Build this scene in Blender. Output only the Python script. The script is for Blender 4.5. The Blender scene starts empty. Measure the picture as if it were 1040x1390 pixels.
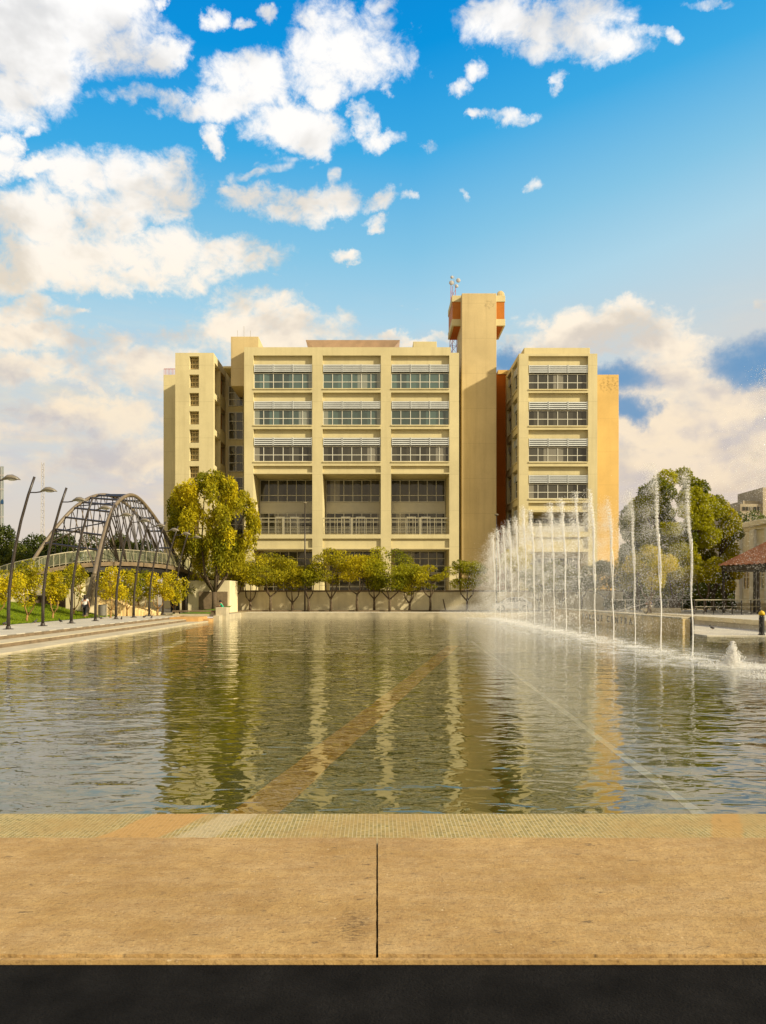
import bpy, bmesh, math, random
import numpy as np
from mathutils import Vector, Matrix
R = math.radians
sc = bpy.context.scene
col = bpy.data.collections.new('place'); sc.collection.children.link(col)
F = 1004.0
EYE = 1.7
WATER = -0.40
def P(px, py, Y):
    """survey: a point seen at px,py of the photograph and measured to stand Y metres away"""
    return Vector(((px-512)/F*Y, Y, EYE-(py-807)/F*Y))
def PX(px, Y): return (px-512)/F*Y
def PZ(py, Y): return EYE-(py-807)/F*Y

# ------------------------------------------------------------------ materials
def srgb(r, g, b):
    f = lambda c: (c/255/12.92) if c/255 <= .04045 else ((c/255+.055)/1.055)**2.4
    return (f(r), f(g), f(b), 1)
def newmat(name):
    m = bpy.data.materials.new(name); m.use_nodes = True
    nt = m.node_tree; nt.nodes.clear()
    out = nt.nodes.new('ShaderNodeOutputMaterial')
    return m, nt, out
class N:
    def __init__(s, nt): s.nt = nt
    def node(s, t, **kw):
        n = s.nt.nodes.new(t)
        for k, v in kw.items(): setattr(n, k, v)
        return n
    def lk(s, a, b): s.nt.links.new(a, b)
    def _in(s, sock, v):
        if v is None: return
        if isinstance(v, bpy.types.NodeSocket): s.lk(v, sock)
        else: sock.default_value = v
    def math(s, op, a, b=None, c=None, clamp=False):
        n = s.node('ShaderNodeMath', operation=op); n.use_clamp = clamp
        s._in(n.inputs[0], a); s._in(n.inputs[1], b)
        if c is not None: s._in(n.inputs[2], c)
        return n.outputs[0]
    def vmath(s, op, a, b=None, c=None):
        n = s.node('ShaderNodeVectorMath', operation=op)
        s._in(n.inputs[0], a); s._in(n.inputs[1], b)
        if c is not None: s._in(n.inputs[2], c)
        return n.outputs['Value'] if op in ('DOT_PRODUCT', 'LENGTH', 'DISTANCE') else n.outputs[0]
    def mix(s, f, a, b, mode='MIX'):
        n = s.node('ShaderNodeMix', data_type='RGBA', blend_type=mode)
        s._in(n.inputs[0], f); s._in(n.inputs[6], a); s._in(n.inputs[7], b)
        return n.outputs[2]
    def ramp(s, f, stops, interp='LINEAR'):
        n = s.node('ShaderNodeValToRGB'); n.color_ramp.interpolation = interp
        e = n.color_ramp.elements
        while len(e) < len(stops): e.new(.5)
        for el, (p, c) in zip(e, stops):
            el.position = p; el.color = c if len(c) == 4 else (*c, 1)
        s._in(n.inputs[0], f); return n.outputs[0]
    def mr(s, v, a, b, c=0, d=1, interp='LINEAR'):
        n = s.node('ShaderNodeMapRange', interpolation_type=interp)
        for i, x in enumerate((v, a, b, c, d)): s._in(n.inputs[i], x)
        return n.outputs[0]
    def coord(s, scale=(1, 1, 1), kind='Object', loc=(0, 0, 0), rot=(0, 0, 0)):
        t = s.node('ShaderNodeTexCoord'); m = s.node('ShaderNodeMapping')
        m.inputs['Scale'].default_value = scale; m.inputs['Location'].default_value = loc; m.inputs['Rotation'].default_value = rot
        s.lk(t.outputs[kind], m.inputs[0]); return m.outputs[0]
    def noise(s, vec, scale=1, detail=4, rough=.55, dist=0):
        n = s.node('ShaderNodeTexNoise')
        n.inputs['Scale'].default_value = scale; n.inputs['Detail'].default_value = detail
        n.inputs['Roughness'].default_value = rough; n.inputs['Distortion'].default_value = dist
        if vec is not None: s.lk(vec, n.inputs['Vector'])
        return n.outputs[0]
    def pos(s):
        return s.node('ShaderNodeNewGeometry').outputs['Position']

def surf(name, c, rough=.8, var=.12, scale=1.2, spec=.3, bump=0, bscale=20, metal=0, streak=0, grime=None, detail_c=None):
    m, nt, out = newmat(name); n = N(nt)
    b = n.node('ShaderNodeBsdfPrincipled')
    p = n.pos()
    n1 = n.noise(p, scale, 6, .6)
    dark = tuple(x*(1-var*1.6) for x in c[:3])+(1,); light = tuple(min(1, x*(1+var)) for x in c[:3])+(1,)
    colr = n.mix(n.mr(n1, .3, .7), dark, light)
    n2 = n.noise(p, scale*14, 3, .6)
    colr = n.mix(n.mr(n2, .35, .65, 0, var*1.2), colr, tuple(x*.6 for x in c[:3])+(1,))
    if streak:
        mp = n.node('ShaderNodeMapping'); mp.inputs['Scale'].default_value = (1.6, 1.6, .09); n.lk(p, mp.inputs[0])
        n3 = n.noise(mp.outputs[0], 1.0, 5, .65)
        colr = n.mix(n.mr(n3, .48, .72, 0, streak), colr, grime or tuple(x*.45 for x in c[:3])+(1,))
    n.lk(colr, b.inputs['Base Color'])
    b.inputs['Roughness'].default_value = rough; b.inputs['Specular IOR Level'].default_value = spec; b.inputs['Metallic'].default_value = metal
    if bump:
        bp = n.node('ShaderNodeBump'); bp.inputs['Strength'].default_value = bump; bp.inputs['Distance'].default_value = .02
        n.lk(n.noise(p, bscale, 5, .6), bp.inputs['Height']); n.lk(bp.outputs[0], b.inputs['Normal'])
    n.lk(b.outputs[0], out.inputs[0]); return m

def plaster(name, c, streak=.28, mark=None):
    """painted render with daywork joints every floor and faint weather streaks"""
    m, nt, out = newmat(name); n = N(nt)
    b = n.node('ShaderNodeBsdfPrincipled'); p = n.pos()
    n1 = n.noise(p, .25, 6, .6); n2 = n.noise(p, 6, 4, .6)
    a = n.mix(n.mr(n1, .3, .7), tuple(x*.86 for x in c[:3])+(1,), tuple(min(1, x*1.07) for x in c[:3])+(1,))
    a = n.mix(n.mr(n2, .4, .7, 0, .12), a, tuple(x*.6 for x in c[:3])+(1,))
    mp = n.node('ShaderNodeMapping'); mp.inputs['Scale'].default_value = (1.3, 1.3, .07); n.lk(p, mp.inputs[0])
    a = n.mix(n.mr(n.noise(mp.outputs[0], 1.0, 6, .65), .5, .75, 0, streak), a, (c[0]*.5, c[1]*.47, c[2]*.45, 1))
    sx = n.node('ShaderNodeSeparateXYZ'); n.lk(p, sx.inputs[0])
    def joint(v, period, off, w):
        t = n.math('FRACT', n.math('DIVIDE', n.math('ADD', v, off), period))
        return n.math('LESS_THAN', t, w/period)
    j = joint(sx.outputs[2], 4.026, 1.35+40, .05)
    a = n.mix(n.math('MULTIPLY', j, .28), a, tuple(x*.45 for x in c[:3])+(1,))
    a = n.mix(n.mr(n.noise(p, .55, 3, .5), .60, .64, 0, .10), a, (c[0]*1.15, c[1]*1.15, c[2]*1.2, 1))
    if mark:
        q = n.vmath('MULTIPLY', n.vmath('SUBTRACT', p, mark[0]), mark[1]); q = n.math('SUBTRACT', 1.0, n.vmath('DOT_PRODUCT', q, q), clamp=True)
        a = n.mix(n.math('MULTIPLY', q, n.mr(n.noise(p, 3.4, 5, .6), .48, .60, 0, .6), clamp=True), a, (c[0]*.3, c[1]*.3, c[2]*.3, 1))
    n.lk(a, b.inputs['Base Color']); b.inputs['Roughness'].default_value = .85; b.inputs['Specular IOR Level'].default_value = .2
    bp = n.node('ShaderNodeBump'); bp.inputs['Strength'].default_value = .25; bp.inputs['Distance'].default_value = .02
    n.lk(n.noise(p, 9, 5, .6), bp.inputs['Height']); n.lk(bp.outputs[0], b.inputs['Normal'])
    n.lk(b.outputs[0], out.inputs[0]); return m

def glassmat(name, c, rough=.06, wav=.02, spec=.9, blinds=0.0):
    m, nt, out = newmat(name); n = N(nt)
    b = n.node('ShaderNodeBsdfPrincipled'); p = n.pos()
    # each pane holds a slightly different depth of room behind it
    sx = n.node('ShaderNodeSeparateXYZ'); n.lk(p, sx.inputs[0])
    cx = n.math('FLOOR', n.math('DIVIDE', sx.outputs[0], 1.09)); cz = n.math('FLOOR', n.math('DIVIDE', sx.outputs[2], 4.026))
    cmb = n.node('ShaderNodeCombineXYZ'); n.lk(cx, cmb.inputs[0]); n.lk(cz, cmb.inputs[2])
    wn = n.node('ShaderNodeTexWhiteNoise', noise_dimensions='3D'); n.lk(cmb.outputs[0], wn.inputs['Vector'])
    colr = n.mix(wn.outputs[0], tuple(x*.5 for x in c[:3])+(1,), tuple(min(1, x*1.7) for x in c[:3])+(1,))
    # a few rooms have their blinds down
    colr = n.mix(n.math('MULTIPLY', n.math('GREATER_THAN', wn.outputs[0], .86), .55), colr, (.30, .28, .22, 1))
    n.lk(colr, b.inputs['Base Color']); b.inputs['Roughness'].default_value = rough; b.inputs['Specular IOR Level'].default_value = spec
    bp = n.node('ShaderNodeBump'); bp.inputs['Strength'].default_value = 1; bp.inputs['Distance'].default_value = wav
    n.lk(n.noise(p, .9, 2, .5), bp.inputs['Height']); n.lk(bp.outputs[0], b.inputs['Normal'])
    n.lk(b.outputs[0], out.inputs[0]); return m

def leafmat(name, c, c2, trans=.45):
    m, nt, out = newmat(name); n = N(nt)
    at = n.node('ShaderNodeAttribute', attribute_name='tone')
    colr = n.mix(at.outputs['Fac'], c, c2)
    d = n.node('ShaderNodeBsdfPrincipled'); d.inputs['Roughness'].default_value = .65; d.inputs['Specular IOR Level'].default_value = .15
    n.lk(colr, d.inputs['Base Color'])
    t = n.node('ShaderNodeBsdfTranslucent'); n.lk(n.mix(1.0, colr, (1.0, 1.0, .45, 1), 'MULTIPLY'), t.inputs[0])
    mx = n.node('ShaderNodeMixShader'); mx.inputs[0].default_value = trans
    n.lk(d.outputs[0], mx.inputs[1]); n.lk(t.outputs[0], mx.inputs[2]); n.lk(mx.outputs[0], out.inputs[0]); return m

M = {}
M['plaster'] = plaster('pale_yellow_plaster', (.60, .52, .29))
M['plaster_tan'] = plaster('tan_plaster', (.56, .44, .225), .4, ((12.9, 85, 35.0), (1.4, .3, 1.6)))
M['plaster_ochre'] = plaster('ochre_plaster', (.62, .42, .15), .2, ((28.3, 90, 27.3), (.55, .3, .8)))
M['plaster_orange'] = plaster('orange_brown_plaster', (.42, .115, .01), .3)
M['panel_orange'] = surf('orange_panel', (.46, .15, .012), .6, .1)
M['roof_red'] = surf('roof_fascia_pinkish', (.80, .60, .50), .8, .1)
M['frame'] = surf('aluminium_frame', (.62, .60, .50), .45, .05)
M['louvre'] = surf('painted_louvre', (.60, .62, .60), .45, .06)
M['glass'] = glassmat('teal_window_glass', (.055, .09, .08, 1))
M['glass_dark'] = glassmat('brown_window_glass', (.045, .042, .032, 1), spec=.6)
M['spandrel'] = surf('pale_spandrel_panel', (.52, .49, .40), .6, .06)
M['white'] = surf('white_paint', (.78, .77, .70), .5, .04)
M['rail'] = surf('grey_rail_steel', (.40, .36, .24), .45, .08, metal=.3)
M['darksteel'] = surf('dark_bronze_steel', (.034, .024, .017), .42, .25, 3, spec=.5)
M['black'] = surf('black_paint', (.02, .018, .016), .5, .1)
M['tube'] = surf('weathered_arch_paint', (.17, .13, .08), .5, .2, 2, spec=.5)
M['lampshell'] = surf('lamp_shell_grey', (.20, .17, .12), .35, .15, spec=.6)
M['lens'] = surf('lamp_lens', (.55, .53, .45), .2, .02, spec=.8)
M['redwhite'] = surf('mast_paint_red', (.45, .12, .08), .5, .1)
M['mast'] = surf('mast_grey', (.42, .40, .38), .5, .1)
M['stone'] = surf('pale_kerb_stone', (.52, .45, .30), .85, .14, 1.5, bump=.4, bscale=30)
M['creamwall'] = surf('cream_painted_wall', (.84, .76, .56), .85, .06, .6, streak=.15)
M['stone_side'] = surf('brown_riser_stone', (.20, .145, .085), .9, .25, 2.5, bump=.4, bscale=25)
M['path'] = surf('promenade_concrete', (.52, .475, .375), .88, .12, .7, bump=.3, bscale=30)
def paved(name, c):
    m, nt, out = newmat(name); n = N(nt); b = n.node('ShaderNodeBsdfPrincipled'); p = n.pos()
    br = n.node('ShaderNodeTexBrick'); n.lk(p, br.inputs['Vector']); br.offset = .5
    for k_, v_ in (('Scale', 1), ('Brick Width', 1.2), ('Row Height', .8), ('Mortar Size', .012)): br.inputs[k_].default_value = v_
    br.inputs['Color1'].default_value = tuple(x*.9 for x in c)+(1,); br.inputs['Color2'].default_value = tuple(x*1.06 for x in c)+(1,); br.inputs['Mortar'].default_value = tuple(x*.4 for x in c)+(1,)
    a = n.mix(n.mr(n.noise(p, .6, 7, .65), .42, .68, 0, .4), br.outputs[0], tuple(x*.62 for x in c)+(1,))
    a = n.mix(n.mr(n.noise(p, 9, 4, .7), .56, .7, 0, .4), a, tuple(x*.5 for x in c)+(1,))
    n.lk(a, b.inputs['Base Color']); b.inputs['Roughness'].default_value = .88; n.lk(b.outputs[0], out.inputs[0]); return m
M['path'] = paved('promenade_slabs', (.54, .495, .385))
M['orange_stone'] = surf('orange_stone', (.56, .33, .12), .85, .2, 2, bump=.3, bscale=25)
M['wall'] = surf('cream_retaining_wall', (.72, .63, .40), .88, .1, .6, streak=.3)
M['quay'] = surf('quay_concrete', (.76, .58, .28), .9, .2, .9, streak=.45, bump=.3, bscale=12)
M['letter'] = surf('relief_letter_grey_brown', (.19, .15, .085), .8, .15, 3)
M['asphalt'] = surf('asphalt', (.013, .012, .011), .95, .5, 3, bump=1.0, bscale=90, spec=.1)
M['ground'] = surf('paved_ground', (.40, .33, .20), .9, .12, .3)
M['grass'] = surf('lawn_grass', (.13, .20, .012), .9, .35, 2.2, bump=.8, bscale=18)
M['roofterra'] = surf('terracotta_roof', (.42, .18, .08), .75, .2, 2)
M['bark'] = surf('bark_grey_brown', (.12, .085, .05), .9, .3, 6, bump=.6, bscale=20)
M['bark_gold'] = surf('bark_golden', (.34, .20, .07), .9, .25, 6, bump=.6, bscale=20)
M['carpaint'] = surf('white_car_paint', (.72, .73, .73), .25, .02, spec=.7)
M['rubber'] = surf('tyre_rubber', (.02, .02, .02), .8, .1)
M['chrome'] = surf('alloy_grey', (.4, .4, .4), .3, .05, metal=.8)
M['carlamp'] = surf('lamp_glass', (.6, .3, .25), .2, .02, spec=.8)
M['skin'] = surf('skin', (.36, .19, .11), .6, .05)
M['hair'] = surf('dark_hair', (.02, .013, .01), .6, .1)
M['cloth_white'] = surf('striped_white_cloth', (.55, .53, .50), .9, .1)
M['cloth_black'] = surf('black_cloth', (.02, .02, .024), .9, .1)
M['cloth_green'] = surf('green_cloth', (.02, .42, .20), .9, .1)
M['cloth_navy'] = surf('navy_cloth', (.012, .014, .06), .9, .1)
M['cloth_grey'] = surf('light_grey_cloth', (.42, .40, .36), .9, .1)
M['feather'] = surf('pigeon_feather', (.07, .065, .065), .8, .3, 20)
M['bin'] = surf('bin_grey', (.16, .15, .12), .6, .15, 6)
M['yellow'] = surf('yellow_band', (.65, .42, .02), .5, .05)
M['farwall'] = surf('far_brown_concrete', (.38, .32, .22), .85, .1, .2)
M['blueglass'] = surf('far_blue_grey_cladding', (.30, .34, .34), .35, .15, .3, spec=.8)
M['bluelogo'] = surf('blue_sign_paint', (.02, .07, .16), .5, .02)
L = {
 'olive': leafmat('leaf_olive', (.15, .16, .010, 1), (.58, .49, .016, 1)),
 'gold': leafmat('leaf_gold', (.24, .23, .010, 1), (.76, .60, .014, 1)),
 'golddim': leafmat('leaf_old_gold', (.15, .165, .010, 1), (.68, .56, .016, 1)),
 'green': leafmat('leaf_green', (.095, .12, .008, 1), (.46, .43, .016, 1)),
 'deep': leafmat('leaf_deep', (.022, .042, .008, 1), (.11, .12, .012, 1), .3),
 'grey': leafmat('leaf_grey_green', (.06, .09, .03, 1), (.22, .24, .07, 1)),
}

# ------------------------------------------------------------------ mesh helpers
class MB:
    def __init__(s): s.v = []; s.f = []; s.mi = []; s.m = 0
    def box(s, x0, x1, y0, y1, z0, z1):
        b = len(s.v)
        if x0 > x1: x0, x1 = x1, x0
        if y0 > y1: y0, y1 = y1, y0
        if z0 > z1: z0, z1 = z1, z0
        s.v += [(x0,y0,z0),(x1,y0,z0),(x1,y1,z0),(x0,y1,z0),(x0,y0,z1),(x1,y0,z1),(x1,y1,z1),(x0,y1,z1)]
        for q in ((0,3,2,1),(4,5,6,7),(0,1,5,4),(1,2,6,5),(2,3,7,6),(3,0,4,7)):
            s.f.append(tuple(b+i for i in q)); s.mi.append(s.m)
        return s
    def quad(s, *pts):
        b = len(s.v); s.v += [tuple(p) for p in pts]; s.f.append(tuple(range(b, b+len(pts)))); s.mi.append(s.m); return s
    def tube(s, pts, rad, n=8, cap=True):
        pts = [Vector(p) for p in pts]
        if not hasattr(rad, '__len__'): rad = [rad]*len(pts)
        b = len(s.v); up = Vector((0.123, .31, .94)).normalized()
        prev = None
        for i, p in enumerate(pts):
            d = (pts[min(i+1, len(pts)-1)]-pts[max(i-1, 0)])
            if d.length < 1e-9: d = Vector((0, 0, 1))
            d.normalize()
            if prev is None:
                a = d.cross(Vector((1, 0, 0)) if abs(d.x) < .8 else Vector((0, 1, 0))).normalized()
            else:
                a = (prev-d*prev.dot(d))
                a = a.normalized() if a.length > 1e-6 else d.orthogonal().normalized()
            prev = a; c = d.cross(a)
            for k in range(n):
                t = 2*math.pi*k/n
                s.v.append(tuple(p+(a*math.cos(t)+c*math.sin(t))*rad[i]))
        for i in range(len(pts)-1):
            for k in range(n):
                s.f.append((b+i*n+k, b+i*n+(k+1) % n, b+(i+1)*n+(k+1) % n, b+(i+1)*n+k)); s.mi.append(s.m)
        if cap:
            s.f.append(tuple(b+k for k in reversed(range(n)))); s.mi.append(s.m)
            e = b+(len(pts)-1)*n; s.f.append(tuple(e+k for k in range(n))); s.mi.append(s.m)
        return s
    def lathe(s, c, prof, n=16):
        b = len(s.v)
        for r, z in prof:
            for k in range(n):
                t = 2*math.pi*k/n; s.v.append((c[0]+r*math.cos(t), c[1]+r*math.sin(t), c[2]+z))
        for i in range(len(prof)-1):
            for k in range(n):
                s.f.append((b+i*n+k, b+i*n+(k+1) % n, b+(i+1)*n+(k+1) % n, b+(i+1)*n+k)); s.mi.append(s.m)
        s.f.append(tuple(b+k for k in reversed(range(n)))); s.mi.append(s.m)
        e = b+(len(prof)-1)*n; s.f.append(tuple(e+k for k in range(n))); s.mi.append(s.m)
        return s
    def ellipsoid(s, c, r, n=10, m=8, rot=None):
        b = len(s.v); c = Vector(c)
        for j in range(m+1):
            ph = math.pi*j/m
            for k in range(n):
                t = 2*math.pi*k/n
                q = Vector((r[0]*math.sin(ph)*math.cos(t), r[1]*math.sin(ph)*math.sin(t), r[2]*math.cos(ph)))
                if rot: q = rot @ q
                s.v.append(tuple(c+q))
        for j in range(m):
            for k in range(n):
                s.f.append((b+j*n+k, b+(j+1)*n+k, b+(j+1)*n+(k+1) % n, b+j*n+(k+1) % n)); s.mi.append(s.m)
        return s
    def build(s, name, mat, parent=None, smooth=False, bevel=0):
        me = bpy.data.meshes.new(name); me.from_pydata(s.v, [], s.f); me.update()
        mats = mat if isinstance(mat, (list, tuple)) else [mat]
        for m in mats: me.materials.append(m)
        if len(mats) > 1: me.polygons.foreach_set('material_index', s.mi)
        if smooth: me.polygons.foreach_set('use_smooth', [True]*len(me.polygons))
        o = bpy.data.objects.new(name, me); col.objects.link(o)
        if parent: adopt(o, parent)
        if bevel:
            bv = o.modifiers.new('bevel', 'BEVEL'); bv.width = bevel; bv.segments = 2; bv.limit_method = 'ANGLE'; bv.angle_limit = R(40)
        return o
def adopt(o, parent):
    """geometry is authored in the root's own frame when the root stands at the origin, else in world space"""
    o.parent = parent
    if parent.get('_world'):
        o.matrix_parent_inverse = Matrix.Translation(-parent_world(parent))
def parent_world(p):
    v = Vector(p.location)
    while p.parent: p = p.parent; v += Vector(p.location)
    return v
def empty(name, loc=(0, 0, 0), rz=0, world=False):
    o = bpy.data.objects.new(name, None); o.location = loc; o.rotation_euler = (0, 0, rz); o.empty_display_size = .3
    if world: o['_world'] = 1
    col.objects.link(o); return o
def tag(o, label=None, cat=None, group=None, kind=None):
    if label: o['label'] = label
    if cat: o['category'] = cat
    if group: o['group'] = group
    if kind: o['kind'] = kind
    return o
def copy_tree(o, parent=None):
    c = o.copy(); col.objects.link(c)
    if parent: c.parent = parent
    for ch in list(o.children): copy_tree(ch, c)
    return c

def relief(mb, u0, u1, z0, z1, rects, place):
    """a wall face with stepped recesses: rects = (ua, ub, za, zb, depth). place(u, d, z) -> point."""
    us = sorted({u0, u1, *[r[0] for r in rects], *[r[1] for r in rects]}); us = [u for u in us if u0-1e-6 <= u <= u1+1e-6]
    zs = sorted({z0, z1, *[r[2] for r in rects], *[r[3] for r in rects]}); zs = [z for z in zs if z0-1e-6 <= z <= z1+1e-6]
    D = [[0.0]*(len(zs)-1) for _ in range(len(us)-1)]
    for i in range(len(us)-1):
        for j in range(len(zs)-1):
            uc = (us[i]+us[i+1])/2; zc = (zs[j]+zs[j+1])/2
            for (a, b, c, d, dep) in rects:
                if a < uc < b and c < zc < d: D[i][j] = dep
    for i in range(len(us)-1):
        for j in range(len(zs)-1):
            d = D[i][j]
            mb.quad(place(us[i], d, zs[j]), place(us[i+1], d, zs[j]), place(us[i+1], d, zs[j+1]), place(us[i], d, zs[j+1]))
            if i+1 < len(us)-1 and abs(D[i+1][j]-d) > 1e-6:
                e = D[i+1][j]; u = us[i+1]
                mb.quad(place(u, d, zs[j]), place(u, e, zs[j]), place(u, e, zs[j+1]), place(u, d, zs[j+1]))
            if j+1 < len(zs)-1 and abs(D[i][j+1]-d) > 1e-6:
                e = D[i][j+1]; z = zs[j+1]
                mb.quad(place(us[i], d, z), place(us[i+1], d, z), place(us[i+1], e, z), place(us[i], e, z))

# ------------------------------------------------------------------ camera
cam = bpy.data.cameras.new('camera'); co = bpy.data.objects.new('camera', cam); sc.collection.objects.link(co)
co.location = (0, 0, EYE); co.rotation_euler = (R(90), 0, 0)
cam.sensor_fit = 'VERTICAL'; cam.sensor_height = 24; cam.lens = F/1390*24
cam.shift_y = 112/1390; cam.shift_x = 8/1390; cam.clip_end = 6000; cam.clip_start = .1
sc.camera = co
sc.view_settings.view_transform = 'Standard'; sc.view_settings.look = 'None'; sc.view_settings.gamma = 1; sc.view_settings.exposure = .50

# ------------------------------------------------------------------ sun + sky
SUN_EL, SUN_AZ = 26, 117      # azimuth clockwise from +Y (north): the sun stands right of and behind the camera
sd = Vector((math.sin(R(SUN_AZ))*math.cos(R(SUN_EL)), math.cos(R(SUN_AZ))*math.cos(R(SUN_EL)), math.sin(R(SUN_EL))))
sl = bpy.data.lights.new('sun', 'SUN'); sl.energy = 4.6; sl.angle = R(2.0); sl.color = (1, .87, .62)
so = bpy.data.objects.new('sun', sl); col.objects.link(so); so.rotation_euler = (-sd).to_track_quat('-Z', 'Y').to_euler()
so.location = (60, -40, 60)

w = bpy.data.worlds.new('World'); sc.world = w; w.use_nodes = True
nt = w.node_tree; nt.nodes.clear(); n = N(nt)
out = n.node('ShaderNodeOutputWorld'); bg = n.node('ShaderNodeBackground')
sky = n.node('ShaderNodeTexSky', sky_type='NISHITA'); sky.sun_disc = False
sky.sun_elevation = R(SUN_EL); sky.sun_rotation = R(SUN_AZ); sky.dust_density = .6; sky.ozone_density = 2.5
tc = n.node('ShaderNodeTexCoord'); D = tc.outputs['Generated']
sx = n.node('ShaderNodeSeparateXYZ'); n.lk(D, sx.inputs[0])
dx, dy, dz = sx.outputs
yy = n.math('MAXIMUM', n.math('ABSOLUTE', dy), .08)
u = n.math('DIVIDE', dx, yy); v = n.math('DIVIDE', dz, yy)
front0 = n.mr(dy, .1, .4)
# clear sky: Nishita (x0.1) graded towards the deep azure of the photograph by elevation
el = n.math('DIVIDE', dz, n.math('SQRT', n.math('ADD', n.math('MULTIPLY', dy, dy), n.math('MULTIPLY', dx, n.math('MULTIPLY', dx, .25)))))
elx = n.math('SUBTRACT', el, n.math('MULTIPLY', n.mr(u, .05, .6, 0, .17), front0))
grad = n.ramp(elx, [(0.0, srgb(225,204,180)), (.12, srgb(217,208,198)), (.22, srgb(204,213,216)), (.36, srgb(174,213,231)), (.46, srgb(133,197,229)), (.60, srgb(60,170,228)), (.74, srgb(0,148,222)), (1.0, srgb(0,118,206))])
nish = n.mix(1.0, sky.outputs[0], (.10, .10, .10, 1), 'MULTIPLY')
clear = n.mix(.95, nish, grad)
# noise in direction space
nz = n.noise(n.vmath('MULTIPLY', D, (1.0, 1.0, 1.35)), 6.5, 10, .62, .25)
fine = n.math('SUBTRACT', nz, .5)
nlow = n.noise(n.vmath('MULTIPLY', D, (1, 1, 2.6)), 3.2, 6, .6)
# cloud banks: (px, py, rx, ry) measured in the photograph, held as directions in the sky
banks = [(45,50,95,85),(120,30,75,50),(165,65,65,42),(80,105,50,55),(30,120,55,55),(215,75,30,30),(178,127,45,16),(150,5,60,25),(10,225,20,22),
 (227,12,9,8),(283,16,12,12),(313,22,10,7),(355,8,18,9),(20,200,14,14),(60,230,30,12),(38,182,8,8),
 (340,95,55,35),(365,110,40,34),(320,75,24,16),(270,150,55,16),(235,140,24,16),(310,140,40,24),(400,175,52,34),(420,200,22,12),(290,195,14,18),
 (470,65,75,60),(440,20,40,30),(500,90,65,35),(420,60,25,30),(515,10,22,16),(450,125,25,18),(490,168,14,22),(508,198,24,12),
 (690,28,68,32),(760,35,70,35),(800,55,60,22),(720,62,34,18),(860,42,26,10),(900,45,14,9),(955,4,28,6),(800,10,50,24),
 (620,115,18,13),(640,92,18,14),(750,105,11,14),(697,163,24,9),(590,213,15,8),(728,248,13,9),(629,267,6,6),(520,128,8,10),(655,165,14,7),
 (130,235,65,36),(190,262,70,45),(230,285,40,26),(150,290,60,40),(60,300,75,38),(110,345,130,42),(230,350,100,36),(310,350,75,24),(345,355,40,14),(40,370,80,32),(180,380,110,18),
 (400,275,36,16),(340,270,42,16),(385,292,34,14),(450,265,32,18),(510,272,26,12),(515,298,16,8),(557,274,10,6),(462,347,17,8),(310,262,20,10),
 (345,415,62,24),(395,440,55,26),(300,450,70,22),(350,445,110,34),(250,455,60,18),(25,422,50,16),(80,428,32,12),(115,425,12,6),(30,455,70,18),(120,465,90,18),(180,500,150,34),(40,500,80,24),
 (500,462,40,8),(560,462,40,8),(520,452,16,7),
 (770,455,60,38),(840,440,60,32),(815,430,36,20),(880,455,75,36),(930,470,60,30),(730,470,40,22),(900,510,80,45),(960,540,90,40),(870,570,110,36),(980,480,22,10),(1035,410,12,10),(1050,462,38,10),
 (1000,580,120,40),(90,570,140,34),(200,620,130,26),(60,640,120,22),(960,640,120,34)]
cmb = n.node('ShaderNodeCombineXYZ'); n.lk(u, cmb.inputs[0]); n.lk(v, cmb.inputs[1])
warp = n.node('ShaderNodeTexNoise'); warp.inputs['Scale'].default_value = 10; warp.inputs['Detail'].default_value = 8; warp.inputs['Roughness'].default_value = .66; n.lk(D, warp.inputs['Vector'])
uv = n.vmath('ADD', cmb.outputs[0], n.vmath('MULTIPLY', n.vmath('SUBTRACT', warp.outputs[1], (.5, .5, .5)), (.13, .095, 0)))
fld = None
for (px, py, rx, ry) in banks:
    c0 = ((px-512)/F, (807-py)/F)
    inv = (F/(rx*1.2), F/(ry*1.2), 0)
    a = n.vmath('MULTIPLY_ADD', uv, inv, (-c0[0]*inv[0], -c0[1]*inv[1], 0))
    q = n.vmath('DOT_PRODUCT', a, a)
    if min(rx, ry) < 26:        # small scraps: low, gently sloped, so that the noise tears them up
        k_ = min(rx, ry)/26
        q = n.math('MULTIPLY_ADD', q, .35+.5*k_, .42*(1-k_)+.1)
    fld = q if fld is None else n.math('MINIMUM', fld, q)
fld = n.math('MAXIMUM', n.math('SUBTRACT', 1.0, fld), -1.1)
front = n.mr(dy, .25, .45)
side = n.math('MULTIPLY_ADD', n.math('SUBTRACT', nlow, .5), 4.0, -.05)
scr = n.noise(n.vmath('MULTIPLY', D, (1, 1, 1.4)), 15, 3, .6, .5)
scr = n.math('MULTIPLY_ADD', scr, 7.0, n.math('MULTIPLY_ADD', n.mr(u, -.1, .35), -1.6, -4.45))
fld = n.math('MAXIMUM', fld, n.math('MINIMUM', scr, .35))
base = n.math('ADD', n.math('MULTIPLY', fld, front), n.math('MULTIPLY', side, n.math('SUBTRACT', 1.0, front)))
tear = n.math('SUBTRACT', n.noise(n.vmath('MULTIPLY', D, (1.0, 1.0, 1.3)), 34, 7, .66, .4), .5)
dens = n.math('MULTIPLY_ADD', fine, 2.9, base)
dens = n.math('MULTIPLY_ADD', tear, 2.0, dens)
dens = n.math('SUBTRACT', dens, -.02)
mask = n.mr(dens, -.12, .95, 0, 1, 'SMOOTHSTEP')
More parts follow.
